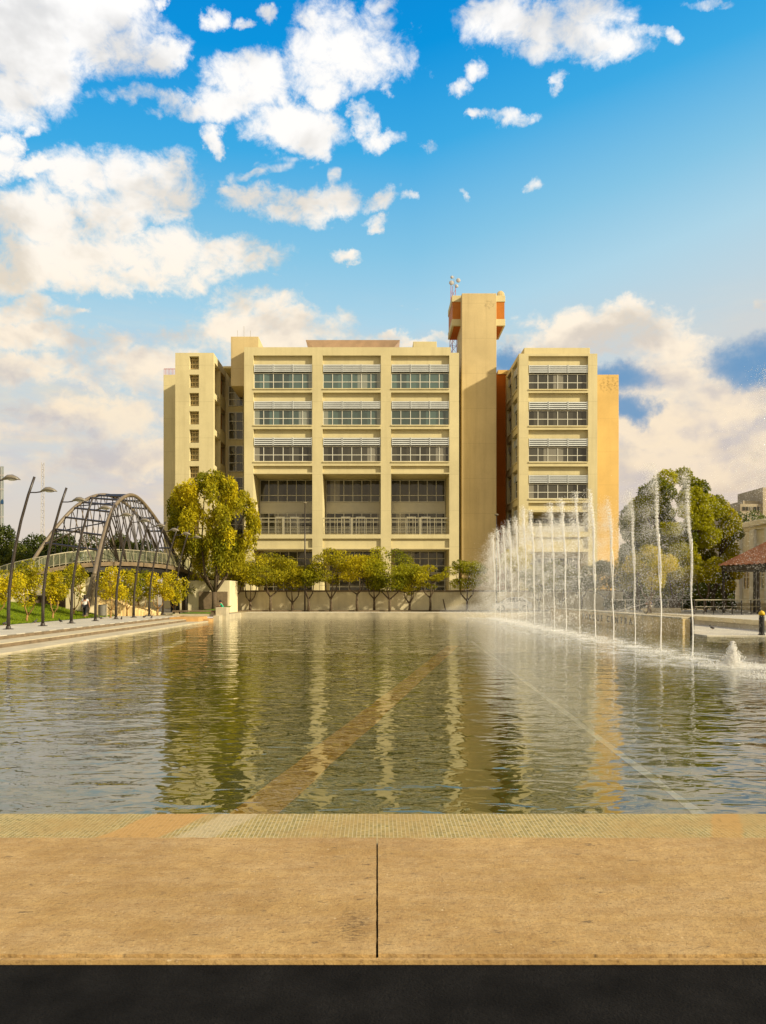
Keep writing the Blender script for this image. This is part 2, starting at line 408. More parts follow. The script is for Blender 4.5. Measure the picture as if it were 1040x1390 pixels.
# cloud shade: relief seen from the sun side, soft grey-beige undersides, warmer towards the horizon
nz2 = n.noise(n.vmath('MULTIPLY', n.vmath('ADD', D, (.035, 0, .045)), (1.0, 1.0, 1.35)), 6.5, 5, .55, .25)
nz3 = n.noise(n.vmath('MULTIPLY', D, (1.0, 1.0, 1.35)), 6.5, 5, .55, .25)
emb = n.math('MULTIPLY_ADD', n.math('SUBTRACT', nz3, nz2), 3.6, .60, clamp=True)
thick = n.mr(dens, .5, 1.9, 0, .5)
lit = n.math('SUBTRACT', emb, n.math('MULTIPLY', thick, n.mr(el, .2, .75, 1.0, .15)), clamp=True)
hi = n.ramp(el, [(0, srgb(246,224,194)), (.25, srgb(254,234,204)), (.42, srgb(255,244,228)), (.6, srgb(255,252,248)), (1, srgb(255,255,255))])
lo = n.ramp(el, [(0, srgb(208,190,178)), (.22, srgb(196,190,192)), (.40, srgb(224,212,194)), (.6, srgb(226,222,216)), (1, srgb(222,226,232))])
ccol = n.mix(n.mr(lit, .08, .86, 0, 1, 'SMOOTHSTEP'), lo, hi)
veil = n.math('MULTIPLY', n.mr(n.noise(n.vmath('MULTIPLY', D, (1, 1, 4.2)), 5.5, 7, .6, .3), .42, .66), n.mr(el, .42, .20, 0, .75))
clear = n.mix(veil, clear, n.mix(n.mr(n.noise(n.vmath('MULTIPLY', D, (1, 1, 3.5)), 9, 5, .6), .4, .62), srgb(206,198,200), srgb(244,220,184)))
full = n.mix(n.math('MULTIPLY', mask, n.mr(el, .05, .34, .55, .98)), clear, ccol)
full = n.mix(n.math('MULTIPLY', n.math('SUBTRACT', 1.0, front), .55), full, srgb(255,226,170))
# dark blue patches low on the right
blue = None
for (px, py, rx, ry) in [(1015,490,60,30),(848,512,60,24),(712,488,44,20),(858,560,34,22),(1060,480,60,34)]:
    c0 = ((px-512)/F, (807-py)/F); inv = (F/rx, F/ry, 0)
    a = n.vmath('MULTIPLY_ADD', uv, inv, (-c0[0]*inv[0], -c0[1]*inv[1], 0))
    q = n.vmath('DOT_PRODUCT', a, a); blue = q if blue is None else n.math('MINIMUM', blue, q)
bm_ = n.math('MULTIPLY', n.mr(n.math('ADD', blue, n.math('MULTIPLY', nlow, 2.2)), 2.7, 1.1, 0, .9, 'SMOOTHSTEP'), front)
full = n.mix(bm_, full, srgb(92,146,192))
n.lk(full, bg.inputs[0]); bg.inputs[1].default_value = .735
n.lk(bg.outputs[0], out.inputs[0])
w.cycles.sampling_method = 'MANUAL'; w.cycles.sample_map_resolution = 512

# ------------------------------------------------------------------ ground, pool, steps
XL, XR, YN, YF = -13.0, 16.0, 5.95, 68.0      # water edges
g = MB()
g.quad((-900, -60, -.9), (900, -60, -.9), (900, 3.2, -.9), (-900, 3.2, -.9))
g2 = MB()
BASE = -.012
for (x0, x1, y0, y1) in ((-1500, -15.6, 6.2, 68.6), (-1500, 1500, 68.6, 2500), (22, 1500, 6.2, 68.6)):
    g2.quad((x0, y0, BASE), (x1, y0, BASE), (x1, y1, BASE), (x0, y1, BASE))
gr = g2.build('ground', M['ground']); tag(gr, kind='structure')
pv = MB(); pv.box(-60, 60, -20, 3.455, -.8, -.03); tag(pv.build('road', M['asphalt']), kind='structure')

# foreground slabs
def slabmat():
    m, nt, out = newmat('sandy_slab'); n = N(nt)
    b = n.node('ShaderNodeBsdfPrincipled'); p = n.pos()
    a = n.mix(n.mr(n.noise(p, 1.1, 7, .62), .3, .7), (.34, .205, .065, 1), (.58, .39, .16, 1))
    st = n.node('ShaderNodeMapping'); st.inputs['Scale'].default_value = (.7, 2.2, 1); n.lk(p, st.inputs[0])
    a = n.mix(n.mr(n.noise(st.outputs[0], 2.2, 7, .66), .42, .72, 0, .55), a, (.47, .33, .17, 1))
    a = n.mix(n.mr(n.noise(st.outputs[0], 9, 5, .7), .60, .70, 0, .5), a, (.26, .15, .06, 1))
    a = n.mix(n.mr(n.noise(p, 60, 4, .75), .54, .70, 0, .6), a, (.22, .13, .06, 1))
    a = n.mix(n.mr(n.noise(p, 38, 2, .5), .67, .74, 0, .5), a, (.78, .62, .38, 1))
    # old black tar marks near the joint
    sp = n.vmath('MULTIPLY', n.vmath('SUBTRACT', p, (-.12, 3.80, 0)), (9.5, 4.4, 0))
    q = n.math('SUBTRACT', 1.0, n.vmath('DOT_PRODUCT', sp, sp), clamp=True)
    t = n.math('MULTIPLY', q, n.mr(n.noise(n.vmath('MULTIPLY', p, (22, 75, 1)), 1, 6, .7), .49, .55))
    a = n.mix(n.math('MULTIPLY', t, .85), a, (.03, .022, .016, 1))
    a = n.mix(n.mr(n.noise(n.vmath('MULTIPLY', p, (1, 1.6, 1)), 7, 8, .72), .40, .66, 0, .55), a, (.30, .165, .05, 1))
    pt = n.noise(n.vmath('MULTIPLY', p, (1, 1.8, 1)), 30, 6, .8)
    a = n.mix(n.mr(pt, .54, .60, 0, .6), a, (.20, .115, .045, 1))
    a = n.mix(n.mr(n.noise(n.vmath('MULTIPLY', p, (1.2, 3, 1)), 3.1, 8, .75), .55, .72, 0, .5), a, (.27, .17, .07, 1))
    t2 = n.mr(n.noise(n.vmath('MULTIPLY', p, (6, 17, 1)), 1, 7, .76), .60, .65, 0, .75)
    a = n.mix(t2, a, (.10, .07, .04, 1))
    n.lk(a, b.inputs['Base Color']); b.inputs['Roughness'].default_value = .82; b.inputs['Specular IOR Level'].default_value = .25
    bp = n.node('ShaderNodeBump'); bp.inputs['Strength'].default_value = .55; bp.inputs['Distance'].default_value = .008
    n.lk(n.math('ADD', n.noise(p, 55, 6, .65), n.math('MULTIPLY', n.noise(p, 9, 4, .6), 2.0)), bp.inputs['Height'])
    n.lk(bp.outputs[0], b.inputs['Normal']); n.lk(b.outputs[0], out.inputs[0]); return m
M['slab'] = slabmat()
def slab(x0, x1, y0, y1, z0, z1, nx=60, seed=0):
    rnd = random.Random(seed); s = MB(); nx = max(4, int((x1-x0)*22))
    e0 = [y0+rnd.uniform(-.004, .004)+.004*math.sin(i*.7) for i in range(nx+1)]
    e1 = [y1+rnd.uniform(-.006, .006) for i in range(nx+1)]
    X = [x0+(x1-x0)*i/nx for i in range(nx+1)]
    for i in range(nx):
        s.quad((X[i], e0[i], z1), (X[i+1], e0[i+1], z1), (X[i+1], e1[i+1], z1), (X[i], e1[i], z1))
        s.quad((X[i], e0[i], z0), (X[i+1], e0[i+1], z0), (X[i+1], e0[i+1], z1), (X[i], e0[i], z1))
        s.quad((X[i+1], e1[i+1], z0), (X[i], e1[i], z0), (X[i], e1[i], z1), (X[i+1], e1[i+1], z1))
    ny = 34
    for side, xx in ((-1, x0), (1, x1)):
        Ys = [y0+.004+(y1-y0-.008)*k/ny for k in range(ny+1)]
        wv = [xx+side*(.0012*math.sin(k*1.9+seed)*math.sin(k*.63)+rnd.uniform(0, .0016)) for k in range(ny+1)]
        for k in range(ny):
            s.quad((wv[k], Ys[k], z0), (wv[k+1], Ys[k+1], z0), (wv[k+1], Ys[k+1], z1-.0005), (wv[k], Ys[k], z1-.0005))
            s.quad((xx-side*.02, Ys[k], z1-.0005), (wv[k], Ys[k], z1-.0005), (wv[k+1], Ys[k+1], z1-.0005), (xx-side*.02, Ys[k+1], z1-.0005))
    return s
k = 0
for (x0, x1) in ((-9.6, -4.81), (-4.8, -.0055), (.0055, 4.8), (4.81, 9.6)):
    tag(slab(x0, x1, 3.495, 5.17, -.3, 0, seed=k).build('paving_slab', M['slab'], bevel=.006), kind='structure'); k += 1
s = MB(); s.box(-9.6, 9.6, 3.36, 5.15, -.5, -.26); tag(s.build('slab_bed', M['asphalt']), kind='structure')
s = MB(); s.box(-9.6, 9.6, 3.462, 3.486, -.25, -.012); tag(s.build('kerb_nosing', M['slab']), kind='structure')

def mosaicmat():
    m, nt, out = newmat('glass_mosaic'); n = N(nt)
    b = n.node('ShaderNodeBsdfPrincipled'); p = n.pos()
    br = n.node('ShaderNodeTexBrick'); n.lk(p, br.inputs['Vector'])
    br.offset = 0; br.squash = 1
    br.inputs['Scale'].default_value = 1; br.inputs['Brick Width'].default_value = .03; br.inputs['Row Height'].default_value = .03
    br.inputs['Mortar Size'].default_value = .0035; br.inputs['Color1'].default_value = (.22, .175, .04, 1); br.inputs['Color2'].default_value = (.46, .33, .10, 1)
    br.inputs['Mortar'].default_value = (.50, .42, .24, 1); br.inputs['Bias'].default_value = -.1
    sxyz = n.node('ShaderNodeSeparateXYZ'); n.lk(p, sxyz.inputs[0]); X = sxyz.outputs[0]; Yc = sxyz.outputs[1]
    wob = n.math('MULTIPLY', n.math('SUBTRACT', n.noise(p, 3, 4, .6), .5), .35)
    Xw = n.math('ADD', n.math('ADD', X, n.math('MULTIPLY', n.math('SUBTRACT', Yc, 5.5), -.45)), n.math('MULTIPLY', wob, .3))
    def band(a, b_):
        return n.math('MULTIPLY', n.mr(Xw, a, a+.03), n.mr(Xw, b_, b_-.03))
    c = br.outputs[0]
    mud = n.mr(n.noise(p, 1.3, 7, .65), .45, .62, 0, .8)
    c = n.mix(mud, c, (.40, .27, .10, 1))
    c = n.mix(n.math('MULTIPLY', band(-1.98, -1.50), .75), c, (.50, .28, .09, 1))
    c = n.mix(n.math('MULTIPLY', band(-1.42, -1.10), .55), c, (.52, .42, .25, 1))
    c = n.mix(n.math('MULTIPLY', band(2.48, 2.72), .6), c, (.48, .27, .08, 1))
    c = n.mix(n.mr(n.noise(p, 22, 4, .7), .55, .75, 0, .5), c, (.10, .075, .03, 1))
    n.lk(c, b.inputs['Base Color']); b.inputs['Roughness'].default_value = .8; b.inputs['Specular IOR Level'].default_value = .15
    bp = n.node('ShaderNodeBump'); bp.inputs['Strength'].default_value = .5; bp.inputs['Distance'].default_value = .004
    n.lk(n.math('ADD', br.outputs[1], n.noise(p, 40, 4, .6)), bp.inputs['Height']); n.lk(bp.outputs[0], b.inputs['Normal'])
    n.lk(b.outputs[0], out.inputs[0]); return m
s = MB(); s.box(-20, 22, 5.185, YN-.02, -.75, -.055)
tag(s.build('pool_edge', mosaicmat(), bevel=.01), kind='structure')
# a few broken pieces of the coping between slab and mosaic
rnd = random.Random(4)
# pool floor
def floormat():
    m, nt, out = newmat('pool_floor'); n = N(nt)
    b = n.node('ShaderNodeBsdfPrincipled'); p = n.pos()
    a = n.mix(n.mr(n.noise(p, .5, 7, .6), .3, .7), (.095, .11, .016, 1), (.20, .21, .035, 1))
    a = n.mix(n.mr(n.noise(p, 7, 4, .6), .5, .7, 0, .5), a, (.09, .08, .02, 1))
    n.lk(a, b.inputs['Base Color']); b.inputs['Roughness'].default_value = .9; n.lk(b.outputs[0], out.inputs[0]); return m
FZ = -.60
s = MB(); s.quad((-16, 5.6, FZ), (23, 5.6, FZ), (23, 69, FZ), (-16, 69, FZ)); tag(s.build('pool_floor', floormat()), kind='structure')
def strip(a, b, wd, z, segs=30, seed=1):
    rnd = random.Random(seed); s = MB(); a = Vector(a); b = Vector(b); d = (b-a); nn = Vector((-d.y, d.x)).normalized()
    pts = []
    for i in range(segs+1):
        c = a+d*(i/segs); pts.append((c+nn*(wd/2+rnd.uniform(-.02, .02)), c-nn*(wd/2+rnd.uniform(-.02, .02))))
    for i in range(segs):
        s.quad((*pts[i][1], z), (*pts[i+1][1], z), (*pts[i+1][0], z), (*pts[i][0], z))
    return s
paint_o = surf('orange_tile_line', (1.0, .40, .01), .8, .05, 3)
paint_w = surf('pale_tile_line', (1.0, .98, .85), .8, .03, 3)
tag(strip((-1.52, 6.4), (3.4, 33), .50, FZ+.02).build('pool_floor_line', paint_o), kind='structure')
tag(strip((3.35, 7.6), (4.6, 36), .12, FZ+.02, seed=2).build('pool_floor_line', paint_w), kind='structure')

# water
def watermat():
    m, nt, out = newmat('pool_water'); n = N(nt); p = n.pos()
    def scl(v): return n.vmath('MULTIPLY', p, v)
    w1 = n.noise(scl((.75, 1.35, 1)), 3.3, 1.4, .5, .7)
    w2 = n.noise(scl((.8, 1.3, 1)), .85, 1.5, .5, .6)
    w3 = n.noise(scl((.9, 1.3, 1)), 8, 1, .5, .3)
    sxyz = n.node('ShaderNodeSeparateXYZ'); n.lk(p, sxyz.inputs[0]); X, Y, Z = sxyz.outputs
    # churned strip under the row of jets
    dxj = n.math('ABSOLUTE', n.math('SUBTRACT', X, 10.0))
    churn = n.math('MULTIPLY', n.mr(dxj, 4.0, .6, 0, 1, 'SMOOTHSTEP'), n.mr(Y, 17, 24, .25, 1))
    h = n.math('ADD', n.math('MULTIPLY', w1, .0145), n.math('MULTIPLY', w2, .036))
    h = n.math('ADD', h, n.math('MULTIPLY', w3, n.math('MULTIPLY_ADD', churn, .014, .0011)))
    bp = n.node('ShaderNodeBump'); bp.inputs['Strength'].default_value = 1; bp.inputs['Distance'].default_value = 1.0
    n.lk(h, bp.inputs['Height'])
    gl = n.node('ShaderNodeBsdfGlossy'); gl.inputs['Roughness'].default_value = .0; gl.inputs[0].default_value = (1, 1, 1, 1)
    n.lk(bp.outputs[0], gl.inputs['Normal'])
    tr = n.node('ShaderNodeBsdfTransparent'); tr.inputs[0].default_value = (.97, .96, .76, 1)
    murk = n.node('ShaderNodeBsdfDiffuse'); murk.inputs[0].default_value = (.42, .42, .05, 1)
    body = n.node('ShaderNodeMixShader'); body.inputs[0].default_value = .09
    n.lk(tr.outputs[0], body.inputs[1]); n.lk(murk.outputs[0], body.inputs[2])
    fr = n.node('ShaderNodeFresnel'); fr.inputs[0].default_value = 1.34; n.lk(bp.outputs[0], fr.inputs['Normal'])
    mx = n.node('ShaderNodeMixShader'); n.lk(n.math('POWER', fr.outputs[0], .68), mx.inputs[0])
    n.lk(body.outputs[0], mx.inputs[1]); n.lk(gl.outputs[0], mx.inputs[2])
    # foam
    fo = n.node('ShaderNodeBsdfDiffuse'); fo.inputs[0].default_value = (.80, .80, .76, 1)
    fn = n.noise(scl((1.0, .55, 1)), 1.6, 8, .72, 1.0)
    fm = n.math('MULTIPLY', churn, n.mr(fn, .42, .68, .05, .62))
    mx2 = n.node('ShaderNodeMixShader'); n.lk(fm, mx2.inputs[0]); n.lk(mx.outputs[0], mx2.inputs[1]); n.lk(fo.outputs[0], mx2.inputs[2])
    n.lk(mx2.outputs[0], out.inputs[0]); return m
s = MB(); s.quad((-14, 5.7, WATER), (22.6, 5.7, WATER), (22.6, 68.1, WATER), (-14, 68.1, WATER))
tag(s.build('water', watermat()), kind='structure')

# left promenade
s = MB(); s.box(-60, -15.6, 14, 58.5, -.6, 0.0); tag(s.build('promenade', M['path'], bevel=.01), kind='structure')
s = MB(); s.m = 0
s.box(-15.598, -14.35, 14, 55.5, -.6, -.165); s.box(-14.348, -13.0, 14, 57.0, -.8, -.335)
tag(s.build('pool_steps', M['stone'], bevel=.01), kind='structure')
s = MB(); s.box(-15.596, -15.57, 14, 55.5, -.16, -.03); s.box(-14.346, -14.32, 14, 57, -.33, -.195)
tag(s.build('step_riser', M['stone_side']), kind='structure')
s = MB(); s.box(-15.59, -13.4, 55.52, 58.4, -.6, -.02); s.box(-14.9, -12.98, 57.02, 59.6, -.6, -.2); s.box(-15.5, -14.4, 25.2, 27.2, -.16, -.150)
tag(s.build('step_landing', M['orange_stone'], bevel=.01), kind='structure')
# far kerb and strip
s = MB(); s.box(-13, 16, 68.0, 68.6, -.8, .02); s.box(-13, -12.5, 58.6, 68.0, -.8, .02)
tag(s.build('pool_kerb', M['stone'], bevel=.02), kind='structure')
s = MB(); s.quad((-12.5, 68.61, .004), (16, 68.61, .004), (16, 72.6, .004), (-12.5, 72.6, .004)); tag(s.build('pavement', M['path']), kind='structure')
# low corner block
t = MB(); t.box(-13.05, -12.15, 59.7, 60.7, -.7, .66); o = t.build('concrete_block', M['stone'], bevel=.03)
tag(o, 'square pale concrete block standing at the far left corner of the pool', 'block')
t = MB(); t.box(-16.6, -13.07, 60.0, 60.5, -.1, .12); t.m = 1; t.box(-16.6, -13.07, 59.9, 60.6, .30, .40); t.m = 0; t.box(-16.4, -16.1, 60, 60.5, .12, .3); t.box(-13.5, -13.2, 60, 60.5, .12, .3)
tag(t.build('low_bench', [M['stone'], M['stone_side']], bevel=.01), 'low stone bench running left from the pale concrete block', 'bench')

# right side: quay wall, apron, platform
s = MB(); s.box(16.5, 23, 37, 60, -.8, -.345); tag(s.build('apron', M['path'], bevel=.01), kind='structure')
s = MB(); s.box(22.0, 90, 20, 60, -.5, .22); s.box(16.52, 90, 60.002, 71, -.5, .224); tag(s.build('terrace', M['path'], bevel=.01), kind='structure')
s = MB(); s.box(21.9, 21.998, 20, 60, -.05, .225); tag(s.build('terrace_fascia', M['wall']), kind='structure')
qw = empty('quay_wall', (16, 38.7, -.4), world=True)
tag(qw, 'long weathered concrete quay wall with grey relief lettering above the water', 'wall')
s = MB(); s.box(16.0, 16.5, 38.76, 68.0, -.8, .42); s.build('wall_body', M['quay'], qw, bevel=.02)
s = MB(); s.box(15.96, 16.54, 38.76, 68.0, .422, .50); s.build('coping', M['stone'], qw, bevel=.01)
s = MB(); s.box(16.40, 16.56, 38.62, 38.75, -.8, .52); s.build('end_plate', M['black'], qw, bevel=.005)
# lettering on the quay wall: too soft in the photograph to spell, so rebuilt as separate worn letters
fc = bpy.data.curves.new('lettering', 'FONT'); fc.body = 'PARQUE CENTRAL'; fc.size = .62; fc.extrude = .02; fc.space_character = 1.9
fo_ = bpy.data.objects.new('lettering', fc); col.objects.link(fo_); fo_.data.materials.append(M['letter'])
fo_.parent = qw; fo_.matrix_parent_inverse = Matrix.Translation(-Vector(qw.location))
fo_.location = (15.975, 57.5, -.20); fo_.rotation_euler = (R(90), 0, R(-90)); fo_.scale = (1.35, 1, 1)

# ------------------------------------------------------------------ office building
YB = 82.0
ZB = 0.0
bd = empty('office_building', (0, YB, 0), world=True)
tag(bd, 'large pale yellow seven storey public building with tall lift tower behind the pool', 'building')
X = lambda px, Y=YB: PX(px, Y)
Z = lambda py, Y=YB: PZ(py, Y)
def bpart(mb, name, mat, parent=None, **k): return mb.build(name, mat, parent or bd, **k)
adopt_world = bd
bays = [(344, 424), (438, 517), (531, 610)]
rows = [(482.5, 494, 505, 527), (532.8, 544, 555, 576.6), (582.3, 593.5, 604.7, 626.2)]
rects = []
for (a, b) in bays:
    for (top, lt, wt, wb) in rows: rects.append((X(a), X(b), Z(wb), Z(top), .42))
    rects.append((X(a), X(b), Z(641.5), Z(632.3), .3))
    rects.append((X(a), X(b), Z(725.3), Z(643.2), 4.2))
    rects.append((X(a), X(b), Z(743.5), Z(731), .25))
    rects.append((X(a), X(b), ZB+1.0, Z(745.5), 4.0))
front_main = lambda u_, d, z: (u_, YB+d, z)
s = MB()
relief(s, X(331.5), X(612), ZB, Z(471.3), rects, front_main)
relief(s, X(612), X(623.2), ZB, Z(478.8), [], front_main)
s.quad((X(623.2), YB, ZB), (X(623.2), 96, ZB), (X(623.2), 96, Z(478.8)), (X(623.2), YB, Z(478.8)))
s.quad((X(331.5), YB, ZB), (X(331.5), 96, ZB), (X(331.5), 96, Z(471.3)), (X(331.5), YB, Z(471.3)))
s.quad((X(612), YB, Z(478.8)), (X(612), YB+.5, Z(478.8)), (X(612), YB+.5, Z(471.3)), (X(612), YB, Z(471.3)))
s.quad((X(331.5), YB, Z(471.3)), (X(612), YB, Z(471.3)), (X(612), YB+.5, Z(471.3)), (X(331.5), YB+.5, Z(471.3)))
s.quad((X(331.5), YB+.5, Z(471.3)), (X(612), YB+.5, Z(471.3)), (X(612), YB+.5, Z(479.5)), (X(331.5), YB+.5, Z(479.5)))
s.quad((X(331.5), YB+.5, Z(479.5)), (X(623.2), YB+.5, Z(479.5)), (X(623.2), 96, Z(479.5)), (X(331.5), 96, Z(479.5)))
bpart(s, 'main_wall', M['plaster'])
# sills standing proud of each bay
for (a, b) in bays:
    for wb in (527, 576.6, 626.2): s = MB(); s.box(X(a)+.01, X(b)-.01, YB-.10, YB-.002, Z(wb)-.14, Z(wb)-.02); bpart(s, 'sill', M['plaster'], bevel=.01)

def window(x0, x1, z0, z1, Y, cols_, rws, glass, parent=bd, fm=None, bar=.07, place=None, splits=None):
    """frame with bars, glass as sub-part"""
    f = MB(); 
    pl = place or (lambda a, b, c, d, e, g_: (a, b, c, d, e, g_))
    t = bar
    f.box(*pl(x0, x1, Y-.05, Y+.05, z0, z0+t)); f.box(*pl(x0, x1, Y-.05, Y+.05, z1-t, z1))
    f.box(*pl(x0, x0+t, Y-.053, Y+.053, z0+t, z1-t)); f.box(*pl(x1-t, x1, Y-.053, Y+.053, z0+t, z1-t))
    for i in range(1, cols_):
        xc = x0+(x1-x0)*i/cols_; f.box(*pl(xc-t/2, xc+t/2, Y-.056, Y+.05, z0+t, z1-t))
    sp = splits or [j/rws for j in range(1, rws)]
    for q in sp:
        zc = z0+(z1-z0)*q; f.box(*pl(x0+t, x1-t, Y-.045, Y+.045, zc-t/2, zc+t/2))
    fo = f.build('window', fm or M['frame'], parent)
    gl = MB(); gl.box(*pl(x0+.02, x1-.02, Y-.006, Y+.006, z0+.02, z1-.02))
    go = gl.build('glass', glass, None); go.parent = fo
    return fo
def louvre(x0, x1, z0, z1, Y, parent=bd, place=None, secs=3, nsl=4):
    pl = place or (lambda a, b, c, d, e, g_: (a, b, c, d, e, g_))
    f = MB(); wdt = (x1-x0)/secs
    for k in range(secs):
        a = x0+wdt*k+.03; b = a+wdt-.06
        for i in range(nsl):
            zc = z0+(z1-z0)*(i+.5)/nsl; hh = (z1-z0)/nsl*.27
            f.box(*pl(a+.05, b-.05, Y-.10, Y+.02, zc-hh, zc+hh))
        f.box(*pl(a, a+.05, Y-.13, Y+.05, z0, z1)); f.box(*pl(b-.05, b, Y-.13, Y+.05, z0, z1))
    f.box(*pl(x0, x1, Y+.12, Y+.14, z0, z1))
    f.mi = [0]*len(f.f); f.mi[-6:] = [1]*6
    return f.build('louvre_panel', [M['louvre'], M['glass_dark']], parent)
for (a, b) in bays:
    for r_, (top, lt, wt, wb) in enumerate(rows):
        louvre(X(a)+.05, X(b)-.05, Z(wt)+.02, Z(lt), YB+.16)
        window(X(a)+.02, X(b)-.02, Z(wb)+.01, Z(wt)-.03, YB+.34, 6, 2, M['glass'] if r_ < 2 else M['glass_dark'], splits=[.44])
# deep loggias
YL = YB+4.05
for (a, b) in bays:
    x0, x1 = X(a)+.08, X(b)-.08
    window(x0, x1, Z(681.6, YL), Z(651.5, YL), YL, 6, 3, M['glass_dark'], splits=[.30])
    s = MB(); s.box(x0, x1, YL-.03, YL+.1, Z(696, YL), Z(682, YL)); bpart(s, 'spandrel_panel', M['spandrel'])
    window(x0, x1, Z(724, YL), Z(696.3, YL), YL, 6, 2, M['glass_dark'], splits=[.60])
    xm = (x0+x1)/2
    for dxx in (-1.35, .35):
        s = MB(); z0 = Z(726, YL)-.1
        for (q0, q1) in ((xm+dxx, xm+dxx+.10), (xm+dxx+.98, xm+dxx+1.08)): s.box(q0, q1, YL-.16, YL-.06, z0, z0+2.2)
        s.box(xm+dxx+.1, xm+dxx+.98, YL-.16, YL-.06, z0+2.08, z0+2.2)
        s.box(xm+dxx+.1, xm+dxx+.98, YL-.16, YL-.06, z0+.95, z0+1.02)
        bpart(s, 'door', M['white'])
    # balcony railing
    s = MB(); zt = Z(702.5); zb = Z(725.2)
    A, B = X(a)+.02, X(b)-.02
    s.box(A, B, YB+.15, YB+.24, zt-.1, zt)
    s.box(A, B, YB+.17, YB+.22, zt-.52, zt-.46)
    for i in range(9):
        xx = A+(B-A)*i/8; s.box(xx-.03, xx+.03, YB+.16, YB+.23, zb, zt-.1)
    for i in range(5): s.box(A, B, YB+.185, YB+.205, zb+.12+.17*i, zb+.16+.17*i)
    s.box((A+B)/2-.09, (A+B)/2+.09, YB+.11, YB+.28, zb, zt+.02)
    bpart(s, 'railing', M['rail'])
    # ground storey glazing
    window(X(a)+.5, X(b)-.1, Z(778, 86), Z(748.5, 86), YB+3.9, 6, 3, M['glass_dark'])
    window(X(a)+.5, X(b)-.1, 1.1, Z(779, 86), YB+3.88, 5, 2, M['glass_dark'])
# roof features
s = MB(); s.box(X(313.5, 83.2), X(351, 83.2), 83.2, 90, Z(524, 83.2), Z(456.8, 83.2)); bpart(s, 'roof_block', M['plaster_tan'], bevel=.03)
s = MB(); s.box(X(561, 84), X(593, 84), 84, 88, Z(480, 84), Z(463.5, 84)); bpart(s, 'roof_hatch', M['plaster'], bevel=.03)
# flared roof light
Yc = 86; s = MB()
xa, xb, xc, xd = X(415, Yc), X(543, Yc), X(428, Yc), X(532, Yc); za, zb = Z(461.5, Yc), Z(472, Yc)
s.quad((xc, Yc+.8, zb), (xd, Yc+.8, zb), (xb, Yc, za), (xa, Yc, za))
s.quad((xd, Yc+.8, zb), (xd, 93, zb), (xb, 94, za), (xb, Yc, za)); s.quad((xc, 93, zb), (xc, Yc+.8, zb), (xa, Yc, za), (xa, 94, za))
s.quad((xa, Yc, za), (xb, Yc, za), (xb, 94, za+.5), (xa, 94, za+.5)); s.box(xc+.2, xd-.2, Yc+1, 93, zb-1, zb)
bpart(s, 'flared_roof', M['roof_red'])
s = MB()
for i in range(3): s.tube([(X(318+i*9, 84), 86, Z(457, 84)), (X(318+i*9, 84), 86, Z(440-6*(i == 1), 84))], .03, 5)
bpart(s, 'roof_aerial', M['mast'])
# recessed glazed link left
YG = 88
s = MB(); s.box(X(306, YG), X(331, YG), YG+.1, YG+1, 0, Z(500, YG)); bpart(s, 'link_wall', M['plaster'])
for (p0, p1) in ((524, 551.5), (559.5, 596.5), (605, 640), (648, 690), (698, 740)):
    window(X(310.5, YG), X(330.5, YG), Z(p1, YG), Z(p0, YG), YG, 2, 3, M['glass_dark'])
s = MB(); s.box(X(303, 84), X(331.3, 84), 84, 90, Z(499.5, 84), Z(497, 84)); bpart(s, 'canopy_slab', M['plaster'])
# left stair wing
s = MB(); rc = []
k = 0
while 483.6+24.85*k < 800:
    y0 = 483.6+24.85*k; rc.append((X(257.2), X(270.2), Z(y0+17.9), Z(y0), .9)); k += 1
relief(s, X(238), X(290), 0, Z(478.9), rc, front_main)
XS = X(290)
side = lambda u_, d, z: (XS-d, u_, z)
zt = Z(478.9); rs = []
for j in range(8):
    z1 = zt-.9-4.03*j; rs.append((85.9, 89.6, z1-2.6, z1, .8)); rs.append((82.6, 85.5, z1-3.4, z1, .55))
relief(s, 82, 90, 0, zt, rs, side)
s.quad((X(238), 82, zt), (XS, 82, zt), (XS, 90, zt), (X(238), 90, zt)); s.quad((X(238), 90, 0), (X(238), 82, 0), (X(238), 82, zt), (X(238), 90, zt))
bpart(s, 'stair_wing', M['plaster'])
for j in range(8):
    z1 = zt-.9-4.03*j
    s = MB(); s.box(XS-.72, XS-.66, 86.0, 89.5, z1-2.55, z1-.05); bpart(s, 'side_glazing', M['plaster_orange'])
for (xa_, xb_, za_, zb_, d_) in rc:
    s = MB(); hh = zb_-za_
    rnd = random.Random(int(za_*7))
    for q in range(3): s.box(xa_+.02, xb_-.02, YB+.55, YB+.6, za_+hh*(q+.55)/3-.07, za_+hh*(q+.55)/3+.05)
    for q in range(3): s.box(xa_+(xb_-xa_)*(q+.5)/3-.04, xa_+(xb_-xa_)*(q+.5)/3+.04, YB+.62, YB+.66, za_+.02, zb_-.02)
    bpart(s, 'vent_screen', M['plaster_tan'])
s = MB(); s.box(X(222, 90), X(238, 90)+1, 90.01, 100, 0, Z(508.5, 90)); bpart(s, 'rear_wing', M['plaster'], bevel=.02)
s = MB(); zz = Z(508.5, 90)
for i in range(9): xx = X(222.5, 90)+.17*i; s.box(xx-.02, xx+.02, 90.1, 90.14, zz, zz+.75)
s.box(X(222.5, 90), X(238, 90), 90.09, 90.15, zz+.7, zz+.76); bpart(s, 'roof_railing', M['redwhite'])
